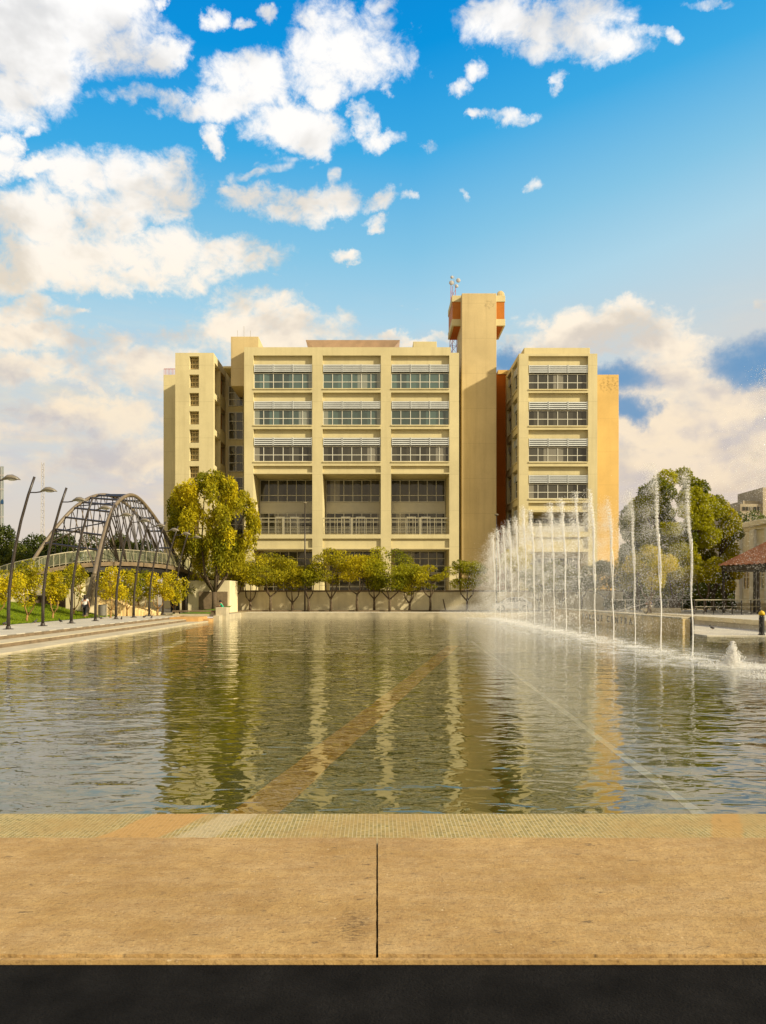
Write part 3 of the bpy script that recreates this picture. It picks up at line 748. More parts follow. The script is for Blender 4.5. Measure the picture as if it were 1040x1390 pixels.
# right wing
s = MB(); rw = []
rrows = [(483.2, 495, 506.3, 528), (533.2, 544.8, 556, 577.6), (583.3, 594.7, 606, 626.6), (633, 644.5, 656, 676.8)]
for (top, lt, wt, wb) in rrows: rw.append((X(717.5), X(798.5), Z(wb), Z(top), .42))
rw += [(X(717.5), X(798.5), Z(692), Z(682.5), .3), (X(717.5), X(798.5), Z(722), Z(695), 3.5), (X(717.5), X(798.5), Z(745), Z(729), .25), (X(717.5), X(798.5), .3, Z(749), 4)]
relief(s, X(704.5), X(811), 0, Z(480), rw, front_main)
XQ = X(704.5); side2 = lambda u_, d, z: (XQ+d, u_, z); rs2 = []
zt2 = Z(480)
for j in range(5):
    z1 = zt2-.3-4.06*j
    for (a, b) in ((82.9, 86.0), (86.7, 89.6)):
        rs2 += [(a, b, z1-3.35, z1-.15, .5)]
relief(s, 82, 90.4, 0, zt2, rs2, side2)
XR2 = X(811)
s.quad((XR2, 82, 0), (XR2, 92, 0), (XR2, 92, zt2), (XR2, 82, zt2)); s.quad((XQ, 82, zt2), (XR2, 82, zt2), (XR2, 92, zt2), (XQ, 92, zt2))
bpart(s, 'right_wing', M['plaster'])
for (top, lt, wt, wb) in rrows:
    louvre(X(717.5)+.05, X(798.5)-.05, Z(wt)+.02, Z(lt), YB+.16)
    window(X(717.5)+.02, X(798.5)-.02, Z(wb)+.01, Z(wt)-.03, YB+.34, 6, 2, M['glass_dark'], splits=[.44])
window(X(717.5)+.1, X(798.5)-.1, Z(721), Z(699), YB+3.3, 6, 2, M['glass_dark'])
window(X(717.5)+.1, X(798.5)-.1, 2.3, Z(755), YB+3.8, 6, 3, M['glass_dark'])
s = MB(); s.box(X(717.5)+.02, X(798.5)-.02, YB+.16, YB+.24, Z(712), Z(710.5)); s.box(X(717.5)+.02, X(798.5)-.02, YB+.18, YB+.22, Z(721.5), Z(713.5)); bpart(s, 'railing', M['spandrel'])
swap = lambda a, b, c, d, e, g_: (c, d, a, b, e, g_)
for j in range(5):
    z1 = zt2-.3-4.06*j
    for (a, b) in ((82.9, 86.0), (86.7, 89.6)):
        window(a+.03, b-.03, z1-3.33, z1-1.35, XQ+.42, 2, 2, M['glass_dark'], place=swap)
        louvre(a+.03, b-.03, z1-1.3, z1-.5, XQ+.30, place=swap, secs=1)
s = MB()
for j in range(5):
    z1 = zt2-.3-4.06*j
    for (a, b) in ((82.9, 86.0), (86.7, 89.6)): s = MB(); s.box(XQ-.08, XQ-.002, a, b, z1-3.5, z1-3.37); bpart(s, 'sill', M['plaster'])
for (top, lt, wt, wb) in rrows: s = MB(); s.box(X(717.5)+.01, X(798.5)-.01, YB-.10, YB-.002, Z(wb)-.14, Z(wb)-.02); bpart(s, 'sill', M['plaster'])
s = MB(); s.box(X(711.5, 83), X(801, 83), 83, 91, zt2, Z(472, 83)); bpart(s, 'roof_parapet', M['plaster'], bevel=.03)
s = MB(); s.box(X(811), X(840, 90), 90, 100, 0, Z(508.5, 90)); bpart(s, 'east_wing', M['plaster_ochre'], bevel=.02)
# stain on the east wing and link wall
s = MB(); s.box(X(600, 90.5), X(704, 90.5), 90.5, 96, 0, Z(508, 90.5)); bpart(s, 'courtyard_wall', M['plaster_orange'])
s = MB(); s.box(X(676, 90.4), X(692, 90.4), 90.3, 95, Z(508, 90.4)+.01, Z(502.5, 90.4)); bpart(s, 'courtyard_parapet', M['plaster_ochre'])
# lift tower
YT = 85.0
s = MB(); s.box(X(627, YT), X(674, YT), YT, YT+5, 0, Z(398, YT)); bpart(s, 'tower_shaft', M['plaster_tan'], bevel=.04)
YH = 86.2; YH2 = 91.0
s = MB(); xl, xr = X(613.5, YH), X(686, YH)
s.box(xl, xr, YH, YH2, Z(409.5, YH), Z(401, YH)); s.box(xl, xr, YH, YH2, Z(442, YH), Z(433, YH))
bpart(s, 'tower_head', M['plaster'], bevel=.03)
s = MB(); s.box(xl+.08, xr-.08, YH+.08, YH2-.05, Z(433, YH)+.001, Z(409.5, YH)-.001); bpart(s, 'tower_panel', M['panel_orange'])
s = MB(); s.box(xl+.25, xr-.25, YH+.25, YH2-.1, Z(442, YH)-.06, Z(442, YH)-.002); bpart(s, 'tower_soffit', M['plaster_orange'])
# lattice mast beside the tower
def lattice(name, base, h, wd, mat, seg, parent, dishes=0, r=.035):
    s = MB(); b = Vector(base)
    for (ax, ay) in ((-1, -1), (1, -1), (0, 1)):
        s.tube([b+Vector((ax*wd/2, ay*wd/2, 0)), b+Vector((ax*wd/2*.6, ay*wd/2*.6, h))], r, 5)
    n_ = int(h/seg)
    c = [(-1, -1), (1, -1), (0, 1)]
    for i in range(n_):
        f = 1-.4*i/n_; f2 = 1-.4*(i+1)/n_
        for q in range(3):
            p0 = b+Vector((c[q][0]*wd/2*f, c[q][1]*wd/2*f, i*seg)); p1 = b+Vector((c[(q+1) % 3][0]*wd/2*f2, c[(q+1) % 3][1]*wd/2*f2, (i+1)*seg))
            p2 = b+Vector((c[(q+1) % 3][0]*wd/2*f, c[(q+1) % 3][1]*wd/2*f, i*seg))
            s.tube([p0, p1], r*.6, 4); s.tube([p0, p2], r*.6, 4)
    return s.build(name, mat, parent)
lattice('lattice_mast', (X(615.5, 92), 92.5, Z(480, 92)), 28.2-Z(480, 92)+Z(385, 92)-28.2+.0, .9, M['redwhite'], 1.0, bd)
s = MB(); xx = X(617, 92); s.tube([(xx, 92.5, Z(386, 92)), (xx, 92.5, Z(372, 92))], .03, 5)
for (ox, oz, r_) in ((-.35, 0, .3), (.5, .3, .28), (.3, -.4, .22), (-.3, .7, .2)):
    s.ellipsoid((xx+ox, 92.2, Z(383, 92)+oz), (r_, .12, r_))
bpart(s, 'antenna_cluster', M['mast'])
s = MB(); s.ellipsoid((X(680.5, 87), 87.4, Z(398, 87)), (.45, .15, .45)); s.tube([(X(680.5, 87), 87.4, Z(403, 87)), (X(680.5, 87), 87.4, Z(399, 87))], .05, 5); bpart(s, 'satellite_dish', M['plaster_tan'])

# terrace + retaining wall before the building
rwl = empty('retaining_wall', (X(310, 76), 76, 0), world=True)
tag(rwl, 'long cream retaining wall behind the row of small trees in front of the building', 'wall')
XW0, XW1 = X(308, 76), X(846, 76)
s = MB(); s.box(XW0, XW1, 76, 76.4, 0, PZ(802, 76)-.1); s.build('wall_body', M['wall'], rwl, bevel=.02)
s = MB(); s.box(XW0-.05, XW1+.05, 75.93, 76.47, PZ(802, 76)-.098, PZ(802, 76)+.06); s.build('coping', M['stone_side'], rwl)
s = MB(); s.box(XW0, XW1, 76.47, 81.98, -.1, 1.95); tag(s.build('forecourt', M['path']), kind='structure')
s = MB(); s.box(XW0, XW1, 74.8, 75.98, -.1, .10); tag(s.build('planting_strip', M['stone_side']), kind='structure')
rl = empty('forecourt_railing', (X(436, 76.2), 76.2, 2.1), world=True); tag(rl, 'thin steel railing along the top of the cream retaining wall', 'railing')
s = MB(); zz = PZ(802, 76)+.06; x = XW0+9.5
while x < XW1-10: s.box(x-.02, x+.02, 76.18, 76.22, zz, zz+.95); x += 1.5
s.build('post', M['rail'], rl)['kind'] = 'stuff'
s = MB(); s.box(XW0+9.5, XW1-10, 76.17, 76.23, zz+.95, zz+1.0); s.box(XW0+9.5, XW1-10, 76.19, 76.21, zz+.5, zz+.53); s.build('handrail', M['rail'], rl)

# ------------------------------------------------------------------ trees
def leaves(centers, radii, nper, size, rng, tones, droop=0.0, shell=.55):
    P_, T_ = [], []
    for c, r, nn, t in zip(centers, radii, nper, tones):
        d = rng.normal(size=(nn, 3)); d /= np.linalg.norm(d, axis=1)[:, None]
        rad = shell+(1-shell)*rng.random(nn)**.6
        rad = np.where(rng.random(nn) < .12, rad*1.13, rad)
        p = np.array(c)+d*rad[:, None]*np.array(r)
        if droop: p[:, 2] -= droop*rng.random(nn)**2*(.3+rad)
        P_.append(p); T_.append(np.clip(t+rng.normal(0, .16, nn), 0, 1))
    p = np.concatenate(P_); t = np.concatenate(T_); n_ = len(p)
    a = rng.normal(size=(n_, 3)); 
    if droop: a[:, 2] -= 1.3
    a /= np.linalg.norm(a, axis=1)[:, None]
    b = np.cross(a, rng.normal(size=(n_, 3))); b /= np.linalg.norm(b, axis=1)[:, None]
    s_ = size*(.6+.8*rng.random(n_))[:, None]
    asp = 1.5 if droop else 1.1
    V = np.stack([p-a*s_*asp*.5, p+b*s_*.33, p+a*s_*asp*.5, p-b*s_*.33], 1).reshape(-1, 3)
    return V, np.repeat(t, 4), n_
def leafmesh(name, V, t, n_, mat, parent):
    me = bpy.data.meshes.new(name); me.vertices.add(n_*4); me.vertices.foreach_set('co', V.astype(np.float32).ravel())
    me.loops.add(n_*4); me.loops.foreach_set('vertex_index', np.arange(n_*4, dtype=np.int32))
    me.polygons.add(n_); me.polygons.foreach_set('loop_start', np.arange(0, n_*4, 4, dtype=np.int32)); me.polygons.foreach_set('loop_total', np.full(n_, 4, dtype=np.int32))
    at = me.attributes.new('tone', 'FLOAT', 'POINT'); at.data.foreach_set('value', t.astype(np.float32))
    me.update(); me.validate(); me.materials.append(mat)
    o = bpy.data.objects.new(name, me); col.objects.link(o); o.parent = parent; return o
def tree(label, base, H, crown_r, crown_z0, mat, seed, name='tree', group=None, n_clump=14, n_leaf=5000, size=.16, clump=.42, droop=0,
         bark='bark', trunk_r=.12, forks=3, lean=(0, 0), squash=1.0, tone=(.15, .85), cat='tree', fine=0):
    rng = np.random.default_rng(seed); rnd = random.Random(seed)
    root = empty(name, base); tag(root, label, cat, group)
    cz = (crown_z0+H)/2; rz = (H-crown_z0)/2
    cs, rs, tn = [], [], []
    for i in range(n_clump):
        while True:
            q = rng.uniform(-1, 1, 3)
            if np.linalg.norm(q) <= 1: break
        q = q/max(np.linalg.norm(q), 1e-3)*np.linalg.norm(q)**.45
        k = clump*rng.uniform(.65, 1.2)
        c = (q[0]*crown_r*(1-k*.8)+lean[0]*(cz/H), q[1]*crown_r*(1-k*.8)*squash+lean[1]*(cz/H), cz+q[2]*rz*(1-k*.75))
        cs.append(c); rs.append((crown_r*k, crown_r*k*rng.uniform(.8, 1.1), max(rz*k, crown_r*k*.55)*rng.uniform(.7, 1)))
        tn.append(rng.uniform(*tone))
    vol = np.array([r[0]*r[2] for r in rs]); npl = (vol/vol.sum()*n_leaf).astype(int)+8
    V, t, nn = leaves(cs, rs, npl, size, rng, tn, droop)
    leafmesh('crown', V, t, nn, L[mat], root)
    s = MB()
    zf = crown_z0*rnd.uniform(.45, .8)
    bx, by = lean[0]*zf/H, lean[1]*zf/H
    j = lambda a: rnd.uniform(-a, a)
    s.tube([(0, 0, -.1), (bx*.4+j(.05), by*.4, zf*.5), (bx, by, zf)], [trunk_r*1.25, trunk_r, trunk_r*.85], 9)
    order = sorted(range(len(cs)), key=lambda i: cs[i][2])
    picks = order[::max(1, len(order)//(forks*3))]
    mains = []
    for f in range(forks):
        a = 2*math.pi*(f+rnd.random()*.5)/forks
        e = (bx+crown_r*.32*math.cos(a)*1.1, by+crown_r*.32*math.sin(a), crown_z0+rz*.5)
        m1 = ((bx+e[0])/2+crown_r*.09*math.cos(a)+j(.05), (by+e[1])/2, (zf+e[2])/2-.05*H)
        s.tube([(bx, by, zf-.05), m1, e], [trunk_r*.7, trunk_r*.5, trunk_r*.32], 7); mains.append(e)
    for i in picks:
        c = cs[i]; e = min(mains, key=lambda m_: (m_[0]-c[0])**2+(m_[1]-c[1])**2+(m_[2]-c[2])**2)
        s.tube([e, ((e[0]+c[0])/2+j(.1), (e[1]+c[1])/2, (e[2]+c[2])/2+.1*rz*rnd.random()), c], [trunk_r*.3, trunk_r*.2, trunk_r*.08], 5)
    s.build('trunk', M[bark], root, smooth=True)
    return root

def T(px, Y, ytop, ycrown, halfw_px, mat, label, seed, zbase=0.0, **k):
    sc_ = Y/F*k.pop('w', 1.5)
    return tree(label, (PX(px, Y), Y, zbase), PZ(ytop, Y)-zbase, halfw_px*sc_, PZ(ycrown, Y)-zbase, mat, seed, **k)
rowg = 'small trees planted along the foot of the retaining wall'
T(318, 74.5, 748, 800, 30, 'olive', 'spreading olive green tree right of the big golden tree, its trunk forked low', 11, n_leaf=6000, group=rowg, name='small_tree', zbase=.08)
T(367, 74.5, 744, 798, 33, 'olive', 'wide olive green tree with twin trunks in front of the first window bay', 12, n_leaf=6500, group=rowg, name='small_tree', zbase=.08)
T(419, 74.6, 752, 800, 17, 'green', 'narrow dim green tree beside the tall thin lamp pole', 13, n_leaf=3000, group=rowg, name='small_tree', zbase=.08)
T(449, 74.3, 738, 796, 22, 'olive', 'green tree with a forked trunk left of the bright yellow tree', 14, n_leaf=4500, group=rowg, name='small_tree', zbase=.08)
T(485, 74.5, 746, 800, 23, 'gold', 'small bright yellow tree in the middle of the row', 15, n_leaf=4500, group=rowg, name='small_tree', zbase=.08)
T(529, 74.4, 735, 802, 31, 'green', 'tallest ragged green tree of the row, right of the bright yellow tree', 16, n_leaf=6500, clump=.36, n_clump=18, group=rowg, name='small_tree', zbase=.08)
T(584, 74.5, 766, 800, 21, 'olive', 'thin low tree with a forked trunk before the third window bay', 17, n_leaf=2600, clump=.34, group=rowg, name='small_tree', zbase=.08)
T(634, 74.4, 756, 802, 23, 'green', 'rounded dark green tree at the foot of the lift tower', 18, n_leaf=4500, group=rowg, name='small_tree', zbase=.08)
T(397, 75.3, 756, 806, 20, 'olive', 'low olive green tree filling the gap left of the tall thin pole', 201, n_leaf=4500, group=rowg, name='small_tree', zbase=.08)
T(508, 75.3, 750, 806, 19, 'green', 'low green tree squeezed between the yellow tree and the tallest tree', 202, n_leaf=4500, group=rowg, name='small_tree', zbase=.08)
T(556, 75.4, 764, 808, 16, 'olive', 'low bushy tree just right of the tallest tree of the row', 203, n_leaf=3000, group=rowg, name='small_tree', zbase=.08)
T(340, 75.4, 762, 808, 18, 'green', 'low green tree half hidden between the two leftmost trees of the row', 204, n_leaf=3500, group=rowg, name='small_tree', zbase=.08)
# leaning stake
s = MB(); s.tube([(0, 0, 0), (-.25, 0, 1.15)], [.07, .06], 7); o = s.build('tree_stake', M['bark']); o.location = (PX(605, 74.4), 74.4, .08)
tag(o, 'leaning bare wooden stake between the thin tree and the rounded tree', 'stake')
# big golden tree on the left
T(291, 69, 632, 776, 60, 'golddim', 'big drooping golden olive tree in front of the left wing', 21, n_leaf=23000, n_clump=70, clump=.155, size=.19, w=1.08, droop=1.0, trunk_r=.24, forks=5, name='pepper_tree', squash=.8, tone=(.1, .95))
T(249, 71, 652, 745, 22, 'golddim', 'narrow drooping olive tree left of the big golden tree', 22, n_leaf=9000, w=1.12, n_clump=16, clump=.34, size=.18, droop=1.0, trunk_r=.13, name='pepper_tree', tone=(0, .6))
# left young trees on the lawn
lg = 'young golden trees on the lawn behind the lamp posts'
for i, (px, Y, yt, yc, hw, mt, lab) in enumerate([
  (-6, 42, 760, 822, 24, 'gold', 'young yellow tree cut by the left edge of the picture'),
  (37, 45, 752, 822, 19, 'golddim', 'young golden tree between the first and second lamp posts'),
  (72, 50, 775, 822, 12, 'gold', 'small thin yellow sapling between the second and third lamp posts'),
  (100, 56.5, 762, 822, 17, 'golddim', 'young golden tree beside the walking woman'),
  (150, 54, 766, 822, 15, 'gold', 'young yellow tree right of the litter bin'),
  (172, 58, 770, 822, 13, 'golddim', 'small golden tree before the middle of the bridge'),
  (192, 62, 772, 822, 14, 'green', 'dull green young tree under the dark arc of the bridge deck'),
  (214, 60, 768, 822, 15, 'gold', 'young yellow green tree under the right half of the bridge'),
  (236, 66, 772, 822, 13, 'golddim', 'last small golden tree at the right foot of the bridge'),
  (262, 71, 770, 822, 13, 'green', 'small green tree behind the low stone bench')]):
    T(px, Y, yt, yc, hw, mt, lab, 30+i, n_leaf=2600, n_clump=14, clump=.42, size=.13, bark='bark_gold', trunk_r=.07, group=lg, name='young_tree', lean=(.25, 0), w=1.5)
# dark far tree line on the left
fg = 'dark trees of the far left skyline'
for i, (px, Y, yt, hw, lab) in enumerate([
  (10, 120, 714, 22, 'dark round far tree at the left end of the skyline'),
  (48, 125, 724, 24, 'dark wide far tree left of the radio mast foot'),
  (82, 118, 716, 18, 'dark far tree with a feathery top just right of the radio mast'),
  (118, 122, 726, 26, 'dark far tree seen through the left half of the arch'),
  (158, 116, 722, 24, 'dark far tree seen through the middle of the arch'),
  (196, 120, 730, 22, 'dark far tree seen through the right half of the arch'),
  (-20, 110, 735, 24, 'dark far tree cut by the left edge'),
  (65, 100, 745, 26, 'lower dark tree in front of the skyline, left of the bridge'),
  (20, 98, 750, 24, 'lower dark tree above the ramp at the far left')]):
    T(px, Y, yt, 800, hw, 'deep', lab, 60+i, n_leaf=7000, n_clump=18, clump=.38, size=.34, group=fg, name='far_tree', trunk_r=.2)
T(232, 100, 742, 800, 14, 'gold', 'yellow tree behind the bridge against the left wing', 71, n_leaf=3000, size=.25, name='far_tree')
# right side
T(914, 66, 633, 775, 58, 'green', 'big dense green tree right of the building, behind the nearest jets', 81, w=1.12, n_leaf=42000, n_clump=60, clump=.21, size=.19, trunk_r=.35, forks=6, name='big_tree', zbase=.2, tone=(0, 1))
T(968, 68, 672, 785, 34, 'olive', 'bushy olive green tree joined to the right of the big dense tree', 82, w=1.12, n_leaf=16000, n_clump=28, clump=.27, size=.18, trunk_r=.2, name='big_tree', zbase=.2, tone=(0, .9))
T(866, 72, 660, 790, 26, 'grey', 'grey green tree at the left shoulder of the big dense tree', 83, w=1.12, n_leaf=9000, n_clump=18, clump=.33, size=.2, trunk_r=.2, name='big_tree', zbase=.2)
yg = 'golden bushy trees in front of the big dense tree'
for i, (px, Y, yt, yc, hw, mt, lab) in enumerate([
  (882, 60, 738, 800, 24, 'gold', 'bright yellow bushy tree below the left half of the big dense tree'),
  (922, 62, 738, 805, 24, 'golddim', 'golden bushy tree below the middle of the big dense tree'),
  (957, 61, 748, 805, 20, 'golddim', 'dull golden tree left of the red roofed pavilion'),
  (985, 66, 752, 805, 16, 'gold', 'yellow tree half hidden behind the tip of the red roof'),
  (902, 64, 752, 822, 20, 'green', 'green tree between the bright yellow and golden trees')]):
    T(px, Y, yt, yc, hw, mt, lab, 90+i, n_leaf=6000, n_clump=16, clump=.38, size=.15, group=yg, name='golden_tree', zbase=.2, trunk_r=.13)
jg = 'dark trees behind the row of fountain jets'
for i, (px, Y, yt, yc, hw, mt, lab) in enumerate([
  (700, 80, 738, 800, 20, 'golddim', 'yellowish tree behind the farthest jets'),
  (732, 74.5, 764, 808, 20, 'green', 'dark green tree above the white car'),
  (762, 74.5, 758, 806, 20, 'green', 'dark green tree just right of the white car'),
  (790, 74.5, 762, 806, 20, 'grey', 'grey green tree below the middle of the right wing'),
  (822, 74.5, 758, 806, 22, 'grey', 'grey green tree below the ochre end wall'),
  (853, 73, 752, 806, 18, 'olive', 'olive tree where the cream retaining wall ends')]):
    T(px, Y, yt, yc, hw, mt, lab, 100+i, n_leaf=5000, group=jg, name='street_tree', zbase=.02)
for i, (px, Y, yt, hw, lab) in enumerate([
  (848, 92, 770, 20, 'dark low far tree behind the end of the cream wall'), (884, 95, 766, 24, 'dark low far tree behind the bright yellow tree'),
  (925, 93, 764, 24, 'dark low far tree behind the trunk of the big dense tree'), (962, 96, 768, 24, 'dark low far tree left of the tip of the red roof'),
  (992, 90, 772, 20, 'dark low far tree seen beneath the red roof')]):
    T(px, Y, yt, 828, hw, 'deep', lab, 120+i, n_leaf=6000, n_clump=18, clump=.4, size=.3, group='dark low trees closing the view on the right', name='far_tree', trunk_r=.2)
T(1010, 120, 690, 790, 26, 'grey', 'hazy grey green tree in front of the far brown building', 110, n_leaf=7000, size=.35, name='far_tree')
T(1040, 110, 690, 790, 20, 'grey', 'hazy grey green tree above the cream building at the right edge', 111, n_leaf=5000, size=.35, name='far_tree')

# hedge
rng = np.random.default_rng(5)
he = empty('hedge', (22.5, 72, .2)); tag(he, 'low clipped dark hedge right of the end of the cream wall', 'hedge')
cs = [(x_, rng.uniform(-.2, .2), .55) for x_ in np.arange(0, 14, .5)]
V, t, nn = leaves(cs, [(.5, .5, .6)]*len(cs), [380]*len(cs), .12, rng, [rng.uniform(0, .6) for _ in cs], 0, .3)
leafmesh('foliage', V, t, nn, L['deep'], he)

# ------------------------------------------------------------------ lawn
def heightsheet(x0, x1, y0, y1, nx, ny, f):
    s = MB(); b = 0
    for j in range(ny+1):
        for i in range(nx+1):
            x_ = x0+(x1-x0)*i/nx; y_ = y0+(y1-y0)*j/ny; s.v.append((x_, y_, f(x_, y_)))
    for j in range(ny):
        for i in range(nx):
            a = j*(nx+1)+i; s.f.append((a, a+1, a+nx+2, a+nx+1)); s.mi.append(0)
    return s
def lawnz(x_, y_):
    e = min(max((-21.0-x_)/9, 0), 1); return .02+1.15*e*e*(3-2*e)+.04*math.sin(x_*.8)*math.sin(y_*.5)*min(1, e*4)
s = heightsheet(-60, -20.6, 24, 60, 70, 60, lawnz); s.build('lawn', M['grass'], smooth=True)
tag(bpy.data.objects['lawn'], kind='structure')
# grass blades standing on the lawn
rng = np.random.default_rng(9); nb = 60000
bx = rng.uniform(-34, -20.7, nb); by = rng.uniform(34, 60, nb)
bz = np.array([lawnz(a, b) for a, b in zip(bx, by)])
hgt = rng.uniform(.05, .12, nb); ang = rng.uniform(0, math.pi, nb)
dxv = np.cos(ang)*.02; dyv = np.sin(ang)*.02; lx = rng.normal(0, .03, nb); ly = rng.normal(0, .03, nb)
V = np.stack([np.stack([bx-dxv, by-dyv, bz], 1), np.stack([bx+dxv, by+dyv, bz], 1), np.stack([bx+lx+.004, by+ly, bz+hgt], 1), np.stack([bx+lx-.004, by+ly, bz+hgt], 1)], 1).reshape(-1, 3)
go = leafmesh('grass', V, np.repeat(rng.random(nb), 4), nb, leafmat('grass_blade', (.14, .22, .008, 1), (.32, .38, .02, 1)), None); tag(go, 'short sunlit grass on the lawn behind the lamps', 'grass', kind='stuff')

# ------------------------------------------------------------------ lamp posts
def lamp():
    r = empty('lamp_post')
    prof = [(0, 0), (.01, .9), (.05, 1.9), (.16, 2.9), (.36, 4.1), (.62, 5.3), (.97, 6.55), (1.28, 7.45)]
    s = MB(); s.tube([(a, 0, z) for a, z in prof], [.085, .082, .078, .074, .07, .066, .062, .058], 10); s.build('pole', M['darksteel'], r, smooth=True)
    s = MB(); s.lathe((0, 0, 0), [(.24, 0), (.24, .03), (.12, .05), (.10, .16)], 14); s.build('base_plate', M['darksteel'], r)
    s = MB(); s.tube([(1.02, 0, 6.68), (1.35, 0, 6.68), (1.62, 0, 6.72)], [.03, .03, .035], 6); s.build('arm', M['darksteel'], r)
    s = MB(); b = 0
    sec = [(1.55, .03, .03, 6.72), (1.68, .12, .09, 6.75), (1.85, .20, .15, 6.80), (2.05, .22, .16, 6.80), (2.25, .17, .10, 6.76), (2.38, .04, .03, 6.72)]
    nn = 12
    for (x_, wy, hz, zc) in sec:
        for k in range(nn):
            t = 2*math.pi*k/nn; sz = math.sin(t); s.v.append((x_, wy*math.cos(t), zc+hz*(sz if sz > 0 else sz*.35)))
    for i in range(len(sec)-1):
        for k in range(nn): s.f.append((i*nn+k, i*nn+(k+1) % nn, (i+1)*nn+(k+1) % nn, (i+1)*nn+k)); s.mi.append(0)
    s.f.append(tuple(range(nn))); s.f.append(tuple((len(sec)-1)*nn+k for k in range(nn))); s.mi += [0, 0]
    hd = s.build('lamp_head', M['lampshell'], r, smooth=True)
    s = MB(); s.ellipsoid((2.02, 0, 6.735), (.22, .15, .05), 12, 6); s.build('lens', M['lens'], hd, smooth=True)
    return r
lp = lamp()
ordn = ['first', 'second', 'third', 'fourth', 'fifth', 'sixth', 'seventh', 'eighth', 'ninth', 'tenth', 'eleventh', 'twelfth', 'thirteenth', 'fourteenth', 'fifteenth', 'sixteenth', 'seventeenth']
nl = 13
for i in range(-1, nl):
    o = lp if i == -1 else copy_tree(lp)
    o.location = (-18.0, 36.1+3.72*i, 0)
    lab = 'curved dark lamp post whose pole is cut off by the left edge' if i == -1 else f'curved dark lamp post leaning right, {ordn[i]} full one from the left on the promenade'
    if i == nl-1: lab = 'farthest curved dark lamp post, close to the pale concrete block'
    tag(o, lab, 'lamp post', 'curved lamp posts along the promenade')

# ------------------------------------------------------------------ arched footbridge
br = empty('arched_footbridge', P(150, 800, 64), world=True)
tag(br, 'footbridge hung between two high leaning tubular steel arches behind the lamp posts', 'bridge')
def curve3(pts, per=8):
    pts = [Vector(p) for p in pts]; out_ = []
    for i in range(len(pts)-1):
        p0 = pts[max(i-1, 0)]; p1 = pts[i]; p2 = pts[i+1]; p3 = pts[min(i+2, len(pts)-1)]
        for k in range(per):
            t = k/per
            out_.append(.5*((2*p1)+(-p0+p2)*t+(2*p0-5*p1+4*p2-p3)*t*t+(-p0+3*p1-3*p2+p3)*t**3))
    out_.append(pts[-1]); return out_
Aimg = [(44,762),(58,741),(78,714),(98,692),(114,680),(130,673),(146,672),(162,678),(180,692),(198,716),(216,750),(238,789)]
Bimg = [(128,780),(134,752),(142,722),(150,698),(158,684),(168,675),(179,672),(190,678),(204,694),(219,716),(236,750),(256,791)]
nA = len(Aimg)
Apts = curve3([P(a, b, 60+14*i/(nA-1)) for i, (a, b) in enumerate(Aimg)], 6)
Bpts = curve3([P(a, b, 55+17*i/(nA-1)) for i, (a, b) in enumerate(Bimg)], 6)
s = MB(); s.tube(Apts, .15, 10); s.build('arch', M['tube'], br, smooth=True)
s = MB(); s.tube(Bpts, .16, 10); s.build('arch', M['tube'], br, smooth=True)
NA = len(Apts)
for k in range(7, NA-6, 4):
    s = MB(); s.tube([Apts[k], Bpts[k]], .085, 6); s.build('crossbeam', M['darksteel'], br)
for k in range(10, NA-12, 10):
    s = MB(); s.tube([Apts[k], Bpts[k+5]], .05, 5); s.build('brace', M['darksteel'], br)
# deck: curved walkway
deck = curve3([P(-60, 815, 60), P(-10, 797, 59), (P(40, 779, 58.5)), P(85, 768, 59.5), P(140, 763, 61.5), P(190, 765, 65), P(225, 770, 69), P(255, 779, 73), P(300, 790, 79)], 6)
deck = [Vector(d) for d in deck]
def ribbon(path, w_, top, thick):
    s = MB(); L_, R_ = [], []
    for i, p in enumerate(path):
        d = path[min(i+1, len(path)-1)]-path[max(i-1, 0)]; d.z = 0; d.normalize(); nn = Vector((-d.y, d.x, 0))
        L_.append(p+nn*w_/2); R_.append(p-nn*w_/2)
    up = Vector((0, 0, top)); dn = Vector((0, 0, top-thick))
    for i in range(len(path)-1):
        s.quad(R_[i]+up, R_[i+1]+up, L_[i+1]+up, L_[i]+up); s.quad(R_[i]+dn, L_[i]+dn, L_[i+1]+dn, R_[i+1]+dn)
        s.quad(R_[i]+dn, R_[i+1]+dn, R_[i+1]+up, R_[i]+up); s.quad(L_[i+1]+dn, L_[i]+dn, L_[i]+up, L_[i+1]+up)
    return s, L_, R_
s, DL, DR = ribbon(deck, 2.6, 0, .34); s.build('deck', M['stone_side'], br)
s, _, _ = ribbon(deck[18:40], 2.2, -.42, .35); s.build('deck_girder', M['black'], br)
for side_pts in (DL, DR):
    s = MB(); s.tube([p+Vector((0, 0, 1.0)) for p in side_pts], .04, 6); s.tube([p+Vector((0, 0, .15)) for p in side_pts], .025, 5)
    for p in side_pts[::1]: s.tube([p+Vector((0, 0, 0)), p+Vector((0, 0, 1.0))], .028, 5)
    ro = s.build('railing', M['rail'], br)
    g_ = MB()
    for i in range(len(side_pts)-1):
        a, b = side_pts[i], side_pts[i+1]; g_.quad(a+Vector((0, 0, .2)), b+Vector((0, 0, .2)), b+Vector((0, 0, .95)), a+Vector((0, 0, .95)))
    mm, ntm, outm = newmat('rail_glass') if 'rail_glass' not in bpy.data.materials else (bpy.data.materials['rail_glass'], None, None)
    if ntm:
        q = N(ntm); tr = q.node('ShaderNodeBsdfTransparent'); tr.inputs[0].default_value = (.8, .85, .78, 1); gl = q.node('ShaderNodeBsdfPrincipled'); gl.inputs['Base Color'].default_value = (.45, .46, .30, 1); gl.inputs['Roughness'].default_value = .15
        mx = q.node('ShaderNodeMixShader'); mx.inputs[0].default_value = .14; q.lk(tr.outputs[0], mx.inputs[1]); q.lk(gl.outputs[0], mx.inputs[2]); q.lk(mx.outputs[0], outm.inputs[0])
    g_.build('glass_panels', mm, br)
